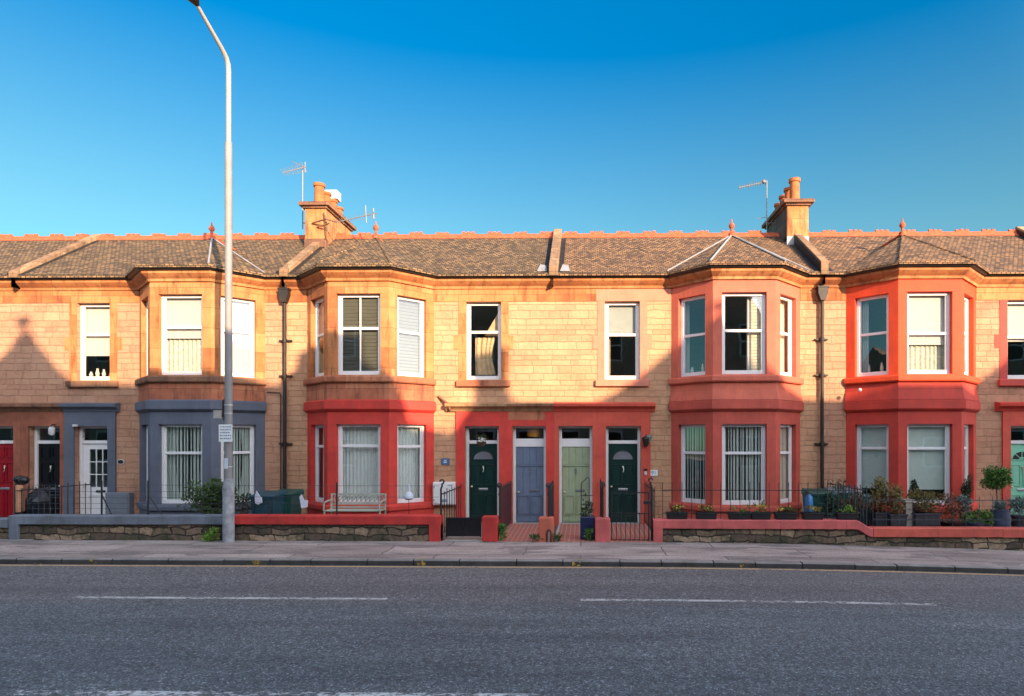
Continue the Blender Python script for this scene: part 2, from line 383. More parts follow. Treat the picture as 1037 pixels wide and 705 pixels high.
def mk_mark(name, col, wear):
    m, nt, b = newmat(name); v = ocoord(nt)
    n1 = noise(nt, scale_vec(nt, v, (1, 2, 1)), 9, 8, 0.8)
    n2 = noise(nt, v, 1.3, 3)
    f = ramp(nt, math_(nt, 'ADD', math_(nt, 'MULTIPLY', n1, 0.75), math_(nt, 'MULTIPLY', n2, 0.25)), [(wear - 0.02, 0), (wear + 0.02, 1)])
    d = nt.nodes.new('ShaderNodeBsdfTransparent')
    nt.links.new(mix(nt, noise(nt, v, 30, 3), [x * 0.7 for x in col], col), b.inputs['Base Color'])
    b.inputs['Roughness'].default_value = 0.8
    mx = nt.nodes.new('ShaderNodeMixShader'); nt.links.new(f, mx.inputs[0])
    nt.links.new(d.outputs[0], mx.inputs[1]); nt.links.new(b.outputs[0], mx.inputs[2])
    nt.links.new(mx.outputs[0], nt.nodes['Material Output'].inputs[0])
mk_mark('mark_white', (0.62, 0.62, 0.58), 0.47)
mk_mark('mark_near', (0.75, 0.75, 0.72), 0.52)
mk_mark('mark_yellow', (0.62, 0.40, 0.20), 0.44)
mk_mark('mark_blip', (0.60, 0.38, 0.06), 0.54)
mk_mark('mark_seam', (0.18, 0.18, 0.17), 0.50)
def mk_pavement():
    m, nt, b = newmat('pavement'); v = ocoord(nt)
    base = mix(nt, ramp(nt, noise(nt, scale_vec(nt, v, (0.5, 1.6, 1)), 1.1, 6, 0.7), [(0.35, 0), (0.65, 1)]), (0.23, 0.19, 0.172), (0.39, 0.335, 0.30))
    t = nt.nodes.new('ShaderNodeTexBrick'); t.offset = 0.4
    t.inputs['Scale'].default_value = 1; t.inputs['Brick Width'].default_value = 2.9; t.inputs['Row Height'].default_value = 1.05
    t.inputs['Mortar Size'].default_value = 0.012
    t.inputs['Color1'].default_value = (0, 0, 0, 1); t.inputs['Color2'].default_value = (1, 1, 1, 1)
    dv = nt.nodes.new('ShaderNodeVectorMath'); dv.operation = 'ADD'
    nn = nt.nodes.new('ShaderNodeTexNoise'); nn.inputs['Scale'].default_value = 3.0; nn.inputs['Detail'].default_value = 5
    sc = nt.nodes.new('ShaderNodeVectorMath'); sc.operation = 'SCALE'; sc.inputs['Scale'].default_value = 0.12
    nt.links.new(v, nn.inputs['Vector']); nt.links.new(nn.outputs['Color'], sc.inputs[0])
    nt.links.new(v, dv.inputs[0]); nt.links.new(sc.outputs[0], dv.inputs[1])
    nt.links.new(dv.outputs[0], t.inputs['Vector'])
    c = mix(nt, 1.0, base, ramp(nt, t.outputs['Color'], [(0.1, 0.82), (0.9, 1.15)]), 'MULTIPLY')
    c = mix(nt, math_(nt, 'MULTIPLY', t.outputs['Fac'], 0.9), c, (0.04, 0.036, 0.03))
    pt = ramp(nt, noise(nt, scale_vec(nt, v, (0.45, 1.3, 1), (4, 2, 0)), 1.6, 3), [(0.56, 0), (0.585, 1)])
    c = mix(nt, math_(nt, 'MULTIPLY', pt, 0.75), c, (0.17, 0.145, 0.14))
    c = mix(nt, 1.0, c, ramp(nt, noise(nt, v, 20, 6, 0.85), [(0.3, 0.55), (0.7, 1.45)]), 'MULTIPLY')
    nt.links.new(c, b.inputs['Base Color']); b.inputs['Roughness'].default_value = 0.9
    bump(nt, b, noise(nt, v, 40, 4), 0.3, 0.01)
mk_pavement()
def mk_kerb():
    m, nt, b = newmat('kerbstone'); v = wcoord(nt)
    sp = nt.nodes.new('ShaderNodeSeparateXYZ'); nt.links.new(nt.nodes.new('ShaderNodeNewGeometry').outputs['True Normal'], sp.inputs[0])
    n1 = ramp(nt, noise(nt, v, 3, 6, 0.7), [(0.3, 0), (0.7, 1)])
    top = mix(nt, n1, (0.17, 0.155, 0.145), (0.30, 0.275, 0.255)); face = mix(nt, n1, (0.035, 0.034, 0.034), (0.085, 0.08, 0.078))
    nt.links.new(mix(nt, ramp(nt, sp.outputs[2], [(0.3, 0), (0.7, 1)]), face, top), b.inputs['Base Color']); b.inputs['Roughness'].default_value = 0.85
    bump(nt, b, noise(nt, v, 30, 4), 0.3, 0.01)
mk_kerb()
plain('garden_gravel', (0.16, 0.13, 0.10), 1.0, var=0.4, scale=12)
plain('grass_far', (0.05, 0.08, 0.03), 1.0, var=0.3, scale=0.6)
plain('concrete', (0.34, 0.32, 0.29), 0.9, var=0.2, scale=5)
def mk_redtile():
    m, nt, b = newmat('path_tiles'); v = ocoord(nt)
    t = nt.nodes.new('ShaderNodeTexBrick'); t.offset = 0.0
    t.inputs['Scale'].default_value = 1; t.inputs['Brick Width'].default_value = 0.11; t.inputs['Row Height'].default_value = 0.22
    t.inputs['Mortar Size'].default_value = 0.012
    t.inputs['Color1'].default_value = (0.42, 0.10, 0.065, 1); t.inputs['Color2'].default_value = (0.32, 0.13, 0.10, 1)
    t.inputs['Mortar'].default_value = (0.42, 0.24, 0.19, 1)
    nt.links.new(v, t.inputs['Vector']); nt.links.new(t.outputs['Color'], b.inputs['Base Color'])
    b.inputs['Roughness'].default_value = 0.8
mk_redtile()

# ------------------------------------------------------------------ mesh builder
class Fr:
    """local frame on a wall: s along the wall, t outward, z up"""
    def __init__(s, ox=0, oy=0, dx=1.0, dy=0.0):
        L = math.hypot(dx, dy); s.o = (ox, oy); s.d = (dx / L, dy / L); s.n = (dy / L, -dx / L); s.L = L
    def p(f, s, t, z):
        return (f.o[0] + f.d[0] * s + f.n[0] * t, f.o[1] + f.d[1] * s + f.n[1] * t, z)
W0 = Fr()
class MB:
    def __init__(s): s.v = []; s.f = []; s.smooth = False
    def quad(s, *pts):
        n = len(s.v); s.v += [tuple(p) for p in pts]; s.f.append(tuple(range(n, n + len(pts)))); return s
    def box(s, a0, a1, b0, b1, z0, z1, fr=None):
        """in a frame: a = along, b = outward; without: a = x, b = y"""
        P = (lambda a, b, z: (a, b, z)) if fr is None else fr.p
        n = len(s.v)
        s.v += [P(a, b, z) for a in (a0, a1) for b in (b0, b1) for z in (z0, z1)]
        s.f += [tuple(n + i for i in q) for q in ((0, 1, 3, 2), (4, 6, 7, 5), (0, 4, 5, 1), (2, 3, 7, 6), (0, 2, 6, 4), (1, 5, 7, 3))]
        return s
    def poly_y(s, pts, y0, y1):
        """x,z outline given depth from y0 to y1"""
        n = len(s.v); k = len(pts)
        s.v += [(x, y0, z) for x, z in pts] + [(x, y1, z) for x, z in pts]
        s.f.append(tuple(range(n, n + k))); s.f.append(tuple(range(n + 2 * k - 1, n + k - 1, -1)))
        for i in range(k):
            j = (i + 1) % k; s.f.append((n + i, n + j, n + k + j, n + k + i))
        return s
    def poly_z(s, pts, z0, z1):
        n = len(s.v); k = len(pts)
        s.v += [(x, y, z0) for x, y in pts] + [(x, y, z1) for x, y in pts]
        s.f.append(tuple(range(n, n + k))); s.f.append(tuple(range(n + 2 * k - 1, n + k - 1, -1)))
        for i in range(k):
            j = (i + 1) % k; s.f.append((n + i, n + j, n + k + j, n + k + i))
        return s
    def tube(s, pts, r, seg=8, r2=None):
        pts = [Vector(p) for p in pts]; k = len(pts); n = len(s.v)
        if not isinstance(r, (list, tuple)):
            r = [r + (((r2 if r2 is not None else r) - r) * i / max(1, k - 1)) for i in range(k)]
        ref = None
        for i, p in enumerate(pts):
            d = (pts[min(i + 1, k - 1)] - pts[max(i - 1, 0)]).normalized()
            if ref is None:
                ref = Vector((0, 0, 1)) if abs(d.z) < 0.9 else Vector((1, 0, 0))
            a = d.cross(ref).normalized(); b = a.cross(d).normalized(); ref = b
            for j in range(seg):
                t = 2 * math.pi * j / seg
                s.v.append(tuple(p + (a * math.cos(t) + b * math.sin(t)) * r[i]))
        for i in range(k - 1):
            for j in range(seg):
                q = (j + 1) % seg
                s.f.append((n + i * seg + j, n + i * seg + q, n + (i + 1) * seg + q, n + (i + 1) * seg + j))
        s.f.append(tuple(n + j for j in range(seg))[::-1]); s.f.append(tuple(n + (k - 1) * seg + j for j in range(seg)))
        return s
    def lathe(s, x, y, prof, seg=16, sx=1, sy=1):
        n = len(s.v); k = len(prof)
        for r, z in prof:
            for j in range(seg):
                t = 2 * math.pi * j / seg; s.v.append((x + r * math.cos(t) * sx, y + r * math.sin(t) * sy, z))
        for i in range(k - 1):
            for j in range(seg):
                q = (j + 1) % seg
                s.f.append((n + i * seg + j, n + i * seg + q, n + (i + 1) * seg + q, n + (i + 1) * seg + j))
        s.f.append(tuple(n + j for j in range(seg))[::-1]); s.f.append(tuple(n + (k - 1) * seg + j for j in range(seg)))
        return s
    def sweep(s, path, prof):
        """closed profile [(out, z)] swept along a plan path running left to right, mitred"""
        k = len(path); m = len(prof); n = len(s.v); offs = []
        nr = []
        for i in range(k - 1):
            dx, dy = path[i + 1][0] - path[i][0], path[i + 1][1] - path[i][1]; L = math.hypot(dx, dy)
            nr.append((dy / L, -dx / L))
        for i in range(k):
            a = nr[max(i - 1, 0)]; b = nr[min(i, k - 2)]
            q = 1 + a[0] * b[0] + a[1] * b[1]
            offs.append(((a[0] + b[0]) / q, (a[1] + b[1]) / q))
        for i in range(k):
            for o, z in prof:
                s.v.append((path[i][0] + offs[i][0] * o, path[i][1] + offs[i][1] * o, z))
        for i in range(k - 1):
            for j in range(m):
                q = (j + 1) % m
                s.f.append((n + i * m + j, n + i * m + q, n + (i + 1) * m + q, n + (i + 1) * m + j))
        s.f.append(tuple(n + j for j in range(m))); s.f.append(tuple(n + (k - 1) * m + j for j in range(m))[::-1])
        return s
    def panel(s, fr, s0, s1, z0, z1, holes, t0=0.0, t1=-0.28, edges=True):
        ss = sorted({s0, s1} | {h[0] for h in holes} | {h[1] for h in holes})
        zs = sorted({z0, z1} | {h[2] for h in holes} | {h[3] for h in holes})
        ss = [a for a in ss if s0 - 1e-6 <= a <= s1 + 1e-6]; zs = [a for a in zs if z0 - 1e-6 <= a <= z1 + 1e-6]
        for i in range(len(ss) - 1):
            for j in range(len(zs) - 1):
                cs, cz = (ss[i] + ss[i + 1]) / 2, (zs[j] + zs[j + 1]) / 2
                if any(h[0] < cs < h[1] and h[2] < cz < h[3] for h in holes): continue
                for t in (t0, t1):
                    s.quad(fr.p(ss[i], t, zs[j]), fr.p(ss[i + 1], t, zs[j]), fr.p(ss[i + 1], t, zs[j + 1]), fr.p(ss[i], t, zs[j + 1]))
        for a, b, c, d in list(holes) + ([(s0, s1, z0, z1)] if edges else []):
            a, b, c, d = max(a, s0), min(b, s1), max(c, z0), min(d, z1)
            for (u, w), (u2, w2) in (((a, c), (a, d)), ((b, c), (b, d)), ((a, c), (b, c)), ((a, d), (b, d))):
                s.quad(fr.p(u, t0, w), fr.p(u2, t0, w2), fr.p(u2, t1, w2), fr.p(u, t1, w))
        return s
    def sphere(s, x, y, z, r, seg=12, rz=None):
        rz = rz or r
        return s.lathe(x, y, [(max(1e-3, r * math.sin(math.pi * i / 8)), z - rz * math.cos(math.pi * i / 8)) for i in range(9)], seg)

def obj(name, mb, mat, parent=None, loc=None, smooth=False, bevel=0.0):
    me = bpy.data.meshes.new(name)
    o = bpy.data.objects.new(name, me); C.objects.link(o)
    org = Vector((0, 0, 0))
    if parent is not None:
        r = parent
        while r.parent: r = r.parent
        org = Vector(r.get('_o', (0, 0, 0))); o.parent = parent
    elif loc is not None:
        org = Vector(loc); o.location = org
    me.from_pydata([tuple(Vector(v) - org) for v in mb.v], [], mb.f)
    bm = bmesh.new(); bm.from_mesh(me); bmesh.ops.recalc_face_normals(bm, faces=bm.faces); bm.to_mesh(me); bm.free()
    me.materials.append(MATS[mat])
    if smooth:
        for p in me.polygons: p.use_smooth = True
        try: me.set_sharp_from_angle(angle=R(40))
        except Exception: pass
    if bevel:
        m = o.modifiers.new('bevel', 'BEVEL'); m.width = bevel; m.segments = 2; m.limit_method = 'ANGLE'
    me.update()
    return o
def tag(o, label=None, cat=None, group=None, kind=None):
    if label: o['label'] = label
    if cat: o['category'] = cat
    if group: o['group'] = group
    if kind: o['kind'] = kind
    return o
def thing(name, label, cat, loc=(0, 0, 0), group=None):
    o = bpy.data.objects.new(name, None); C.objects.link(o); o.location = loc; o['_o'] = tuple(loc)
    o.empty_display_size = 0.2
    return tag(o, label, cat, group)
def dup(root, loc, label=None, group=None):
    r = root.copy(); C.objects.link(r); r.location = loc
    if label: r['label'] = label
    if group: r['group'] = group
    for ch in list(root.children):
        c = ch.copy(); C.objects.link(c); c.parent = r
        for gc in list(ch.children):
            d = gc.copy(); C.objects.link(d); d.parent = c
    return r

# ------------------------------------------------------------------ windows
def wavy(fr, s0, s1, t, z0, z1, amp=0.02, n=7, rows=1, taper=0.0, side=1, seed=0):
    rnd = random.Random(seed); mb = MB(); k = n * 6; cols = []
    ph = rnd.random() * 6
    for r_ in range(rows + 1):
        q = r_ / rows
        z = z1 + (z0 - z1) * q
        shrink = taper * math.sin(math.pi * min(1, q * 1.1)) if taper else 0
        row = []
        for i in range(k + 1):
            u = i / k
            if side > 0: s = s0 + (s1 - s0) * u * (1 - shrink)
            else: s = s1 - (s1 - s0) * (1 - u) * (1 - shrink)
            row.append(fr.p(s, t + amp * math.sin(u * n * 2 * math.pi + ph + 0.7 * math.sin(u * 9)), z))
        cols.append(row)
    for r_ in range(rows):
        for i in range(k):
            mb.quad(cols[r_][i], cols[r_][i + 1], cols[r_ + 1][i + 1], cols[r_ + 1][i])
    return mb

def window(house, fr, s0, s1, z0, z1, rail=0.5, dress=(), vbar=False, depth=0.12, mat='white_paint', fw=0.075, sashy=True, seed=0, sill=None, bottom=0.11):
    """white sash window set back in its opening; glass and blinds or curtains are its pieces"""
    m = MB(); t0, t1 = -depth, -depth - 0.07
    m.box(s0, s0 + fw, t1, t0, z0, z1, fr).box(s1 - fw, s1, t1, t0, z0, z1, fr)
    m.box(s0 + fw, s1 - fw, t1, t0, z1 - fw, z1, fr).box(s0 + fw, s1 - fw, t1, t0, z0, z0 + bottom, fr)
    zr = z1 - (z1 - z0) * rail
    m.box(s0 + fw, s1 - fw, t1 + 0.005, t0 - 0.012, zr - 0.035, zr + 0.035, fr)
    # inner sash stiles, thinner and slightly set back
    m.box(s0 + fw, s0 + fw + 0.03, t1 + 0.01, t0 - 0.02, z0 + bottom, z1 - fw, fr).box(s1 - fw - 0.03, s1 - fw, t1 + 0.01, t0 - 0.02, z0 + bottom, z1 - fw, fr)
    if vbar:
        c = (s0 + s1) / 2; m.box(c - 0.018, c + 0.018, t1 + 0.01, t0 - 0.02, z0 + bottom, z1 - fw, fr)
    if sill: m.box(s0 - 0.0, s1 + 0.0, t0 - 0.01, t0 + 0.09, z0 - 0.05, z0 - 0.001, fr)
    w = obj('window', m, mat, house, bevel=0.006)
    gl = MB(); tg = t1 + 0.03
    gl.quad(fr.p(s0 + fw, tg - 0.012, zr), fr.p(s1 - fw, tg - 0.012, zr), fr.p(s1 - fw, tg - 0.004, z0 + 0.05), fr.p(s0 + fw, tg - 0.004, z0 + 0.05))
    gl.quad(fr.p(s0 + fw, tg + 0.006, zr), fr.p(s1 - fw, tg + 0.006, zr), fr.p(s1 - fw, tg, z1 - 0.03), fr.p(s0 + fw, tg, z1 - 0.03))
    obj('glass_pane', gl, 'glass', w)
    a, b, tt = s0 + 0.02, s1 - 0.02, t1 - 0.05
    for d in dress:
        k = d[0]
        if k == 'roller':
            zb = z1 - (z1 - z0) * d[1]
            q = MB().box(a, b, tt - 0.004, tt, zb, z1, fr); q.box(a, b, tt - 0.012, tt + 0.008, zb - 0.025, zb, fr)
            obj('roller_blind', q, d[2], w)
        elif k == 'net':
            zt = z1 - (z1 - z0) * d[1]
            obj('net_curtain', wavy(fr, a, b, tt - 0.07, z0, zt, 0.014, d[3] if len(d) > 3 else 9, seed=seed), d[2], w, smooth=True)
        elif k == 'vert':
            q = MB(); n = d[1]; rnd = random.Random(seed + 3)
            for i in range(n):
                c = a + (b - a) * (i + 0.5) / n; hw = (b - a) / n * d[3] * rnd.uniform(0.6, 1.3); c += rnd.uniform(-0.012, 0.012)
                q.quad(fr.p(c - hw, tt - 0.005, z0 + 0.03), fr.p(c + hw, tt + 0.01, z0 + 0.03), fr.p(c + hw, tt + 0.01, z1 - 0.02), fr.p(c - hw, tt - 0.005, z1 - 0.02))
            obj('vertical_blind', q, d[2], w)
        elif k == 'ven':
            q = MB(); n = d[1]; zb = z0 + (z1 - z0) * (d[3] if len(d) > 3 else 0); tilt = d[4] if len(d) > 4 else 0.022
            sa = a + (b - a) * (d[5] if len(d) > 5 else 0)
            for i in range(n):
                c = zb + (z1 - zb) * (i + 0.5) / n; h = (z1 - zb) / n * 0.42
                q.quad(fr.p(sa, tt - 0.02, c - h), fr.p(b, tt - 0.02, c - h), fr.p(b, tt - 0.02 + tilt, c + h), fr.p(sa, tt - 0.02 + tilt, c + h))
            obj('venetian_blind', q, d[2], w)
        elif k == 'side':     # side curtain: (side, left|right, width fraction, mat, taper)
            f, sd = d[2], d[1]
            if sd == 'L': q = wavy(fr, a, a + (b - a) * f, tt - 0.06, z0, z1, 0.025, 4, 10, d[4], 1, seed)
            else: q = wavy(fr, b - (b - a) * f, b, tt - 0.06, z0, z1, 0.025, 4, 10, d[4], -1, seed)
            obj('side_curtain', q, d[3], w, smooth=True)
        elif k == 'drape':    # tied cloth hanging in the middle
            c = (a + b) / 2; hw = (b - a) * 0.30
            q = wavy(fr, c - hw, c + hw, tt - 0.06, z0 + 0.16, z1 - (z1 - z0) * 0.44, 0.028, 4, 12, 0.16, 1, 5)
            q.quad(fr.p(b - 0.02, tt - 0.03, z1 - 0.12), fr.p(b - 0.02, tt - 0.03, z1 - (z1 - z0) * 0.42), fr.p(c - 0.02, tt - 0.05, z1 - (z1 - z0) * 0.42))
            obj('draped_cloth', q, 'tan_cloth', w)
        elif k == 'items':    # ornaments on the inner sill
            rnd = random.Random(seed + 9)
            for i in range(d[1]):
                c = a + 0.08 + (b - a - 0.16) * (i + 0.5) / d[1]; h = rnd.uniform(0.10, 0.24); r_ = rnd.uniform(0.03, 0.055)
                p = fr.p(c, tt - 0.02, 0)
                q = MB().lathe(p[0], p[1], [(r_ * 0.7, z0 + bottom), (r_, z0 + bottom + h * 0.45), (r_ * 0.5, z0 + bottom + h * 0.8), (r_ * 0.6, z0 + bottom + h)], 10)
                obj('ornament', q, ['blind_white', 'cream_cloth', 'blind_white', 'pot_terracotta'][i % 4], w, smooth=True)
    return w

# ------------------------------------------------------------------ doors
def front_door(house, x0, x1, ztop, leaf_mat, style, z0=0.08, trans=(2.23, 2.36), yb=0.20, frame='white_paint', fw=0.075, mirror=False):
    f = MB()
    f.box(x0, x0 + fw, yb - 0.05, yb + 0.05, z0, ztop).box(x1 - fw, x1, yb - 0.05, yb + 0.05, z0, ztop)
    f.box(x0 + fw, x1 - fw, yb - 0.05, yb + 0.05, ztop - 0.06, ztop).box(x0 + fw, x1 - fw, yb - 0.045, yb + 0.05, trans[0], trans[1])
    fo = obj('door_frame', f, frame, house, bevel=0.006)
    gl = MB().quad((x0 + fw, yb + 0.01, trans[1]), (x1 - fw, yb + 0.01, trans[1]), (x1 - fw, yb + 0.01, ztop - 0.06), (x0 + fw, yb + 0.01, ztop - 0.06))
    obj('fanlight_glass', gl, 'glass', fo)
    obj('threshold', MB().box(x0, x1, yb - 0.24, yb + 0.1, z0 - 0.16, z0), 'concrete', fo, bevel=0.01)
    a, b, lo, hi = x0 + fw + 0.004, x1 - fw - 0.004, z0 + 0.012, trans[0] - 0.004
    W, H = b - a, hi - lo; yf = yb - 0.005
    d = MB()
    def pan(u0, u1, v0, v1, inset=0.03):
        X0, X1, Z0, Z1 = a + W * u0, a + W * u1, lo + H * v0, lo + H * v1
        t = 0.026
        d.box(X0, X1, yf - 0.026, yf, Z1 - t, Z1).box(X0, X1, yf - 0.026, yf, Z0, Z0 + t)
        d.box(X0, X0 + t, yf - 0.026, yf, Z0 + t, Z1 - t).box(X1 - t, X1, yf - 0.026, yf, Z0 + t, Z1 - t)
        d.box(X0 + t + inset, X1 - t - inset, yf - 0.009, yf, Z0 + t + inset, Z1 - t - inset)
    fan_c = None
    if style in ('fan', 'fan_big'):
        d.box(a, b, yf, yf + 0.045, lo, hi)
        pan(0.10, 0.46, 0.07, 0.36); pan(0.54, 0.90, 0.07, 0.36); pan(0.10, 0.46, 0.47, 0.74); pan(0.54, 0.90, 0.47, 0.74)
        fan_c = ((a + b) / 2, lo + H * 0.80, W * 0.36)
    elif style == 'six':
        d.box(a, b, yf, yf + 0.045, lo, hi)
        for u0, u1 in ((0.10, 0.46), (0.54, 0.90)):
            pan(u0, u1, 0.06, 0.40); pan(u0, u1, 0.50, 0.76); pan(u0, u1, 0.82, 0.96, 0.02)
    elif style == 'boards':
        d.box(a, b, yf, yf + 0.045, lo, hi)
        d.box(a, b, yf - 0.035, yf, lo + H * 0.742, lo + H * 0.763)
        for i in range(4): d.box(a + W * i / 4 + 0.007, a + W * (i + 1) / 4 - 0.007, yf - 0.014, yf, lo + 0.01, lo + H * 0.74).box(a + W * i / 4 + 0.007, a + W * (i + 1) / 4 - 0.007, yf - 0.014, yf, lo + H * 0.765, hi)
        yf = yf - 0.014
        pan(0.06, 0.46, 0.10, 0.36, 0.01); pan(0.54, 0.94, 0.10, 0.36, 0.01)
    elif style == 'glazed':
        u0, u1, v0, v1 = 0.22, 0.92, 0.44, 0.93
        d.panel(W0, a, b, lo, hi, [(a + W * u0, a + W * u1, lo + H * v0, lo + H * v1)], -yf, -yf - 0.045)
        for i in (1, 2):
            c = a + W * (u0 + (u1 - u0) * i / 3); d.box(c - 0.012, c + 0.012, yf + 0.005, yf + 0.035, lo + H * v0, lo + H * v1)
            c = lo + H * (v0 + (v1 - v0) * i / 3); d.box(a + W * u0, a + W * u1, yf + 0.006, yf + 0.034, c - 0.012, c + 0.012)
        pan(0.2, 0.82, 0.08, 0.34)
    do = obj('door', d, leaf_mat, house, bevel=0.003)
    if style == 'glazed':
        obj('door_glass', MB().box(a + W * 0.22, a + W * 0.92, yf + 0.018, yf + 0.024, lo + H * 0.44, lo + H * 0.93), 'glass', do)
    if fan_c:
        cx, cz, r_ = fan_c; n = 14; q = MB()
        pts = [(cx + r_ * math.cos(math.pi * i / n), cz + r_ * 0.85 * math.sin(math.pi * i / n)) for i in range(n + 1)]
        q.poly_y(pts, yf - 0.004, yf + 0.001)
        obj('arched_light', q, 'lead_dark' if style == 'fan' else 'lamp_dark', do)
        q = MB()
        q.tube([(p[0], yf - 0.01, p[1]) for p in pts], 0.012, 6); q.tube([(cx - r_, yf - 0.01, cz), (cx + r_, yf - 0.01, cz)], 0.012, 6)
        if style == 'fan_big':
            for k in (3.5, 7, 10.5):
                q.tube([(cx, yf - 0.01, cz), (cx + r_ * math.cos(math.pi * k / n), yf - 0.01, cz + r_ * 0.85 * math.sin(math.pi * k / n))], 0.012, 6)
            q.tube([(cx + 0.06 * math.cos(math.pi * i / 8), yf - 0.012, cz + 0.06 * math.sin(math.pi * i / 8)) for i in range(9)], 0.02, 6)
        obj('light_moulding', q, leaf_mat, do)
    # furniture
    mid = (a + b) / 2
    zl = lo + H * (0.42 if style != 'glazed' else 0.385)
    lw = 0.13
    lx = mid + (0.12 if style == 'boards' else (0.10 if style == 'glazed' else 0))
    lb = MB().box(lx - lw, lx + lw, yf - 0.016, yf, zl - 0.03, zl + 0.03); lb.box(lx - lw + 0.02, lx + lw - 0.02, yf - 0.022, yf - 0.016, zl - 0.016, zl + 0.016)
    obj('letterbox', lb, {'boards': 'lead_dark', 'glazed': 'black_iron'}.get(style, 'chrome'), do, bevel=0.003)
    if style != 'glazed':
        zk = lo + H * 0.66
        kn = MB().tube([(mid, yf - 0.03, zk + 0.09), (mid + 0.02, yf - 0.045, zk + 0.03), (mid, yf - 0.05, zk - 0.05)], 0.014, 8).sphere(mid, yf - 0.02, zk + 0.1, 0.028)
        obj('knocker', kn, 'lead_dark' if style == 'boards' else 'brass', do, smooth=True)
    kx = a + W * (0.10 if not mirror else 0.90); zk = lo + H * 0.455 if style != 'boards' else lo + H * 0.40
    obj('door_knob', MB().tube([(kx, yf, zk), (kx, yf - 0.05, zk)], 0.012, 8).sphere(kx, yf - 0.06, zk, 0.032), 'brass', do, smooth=True)
    return do

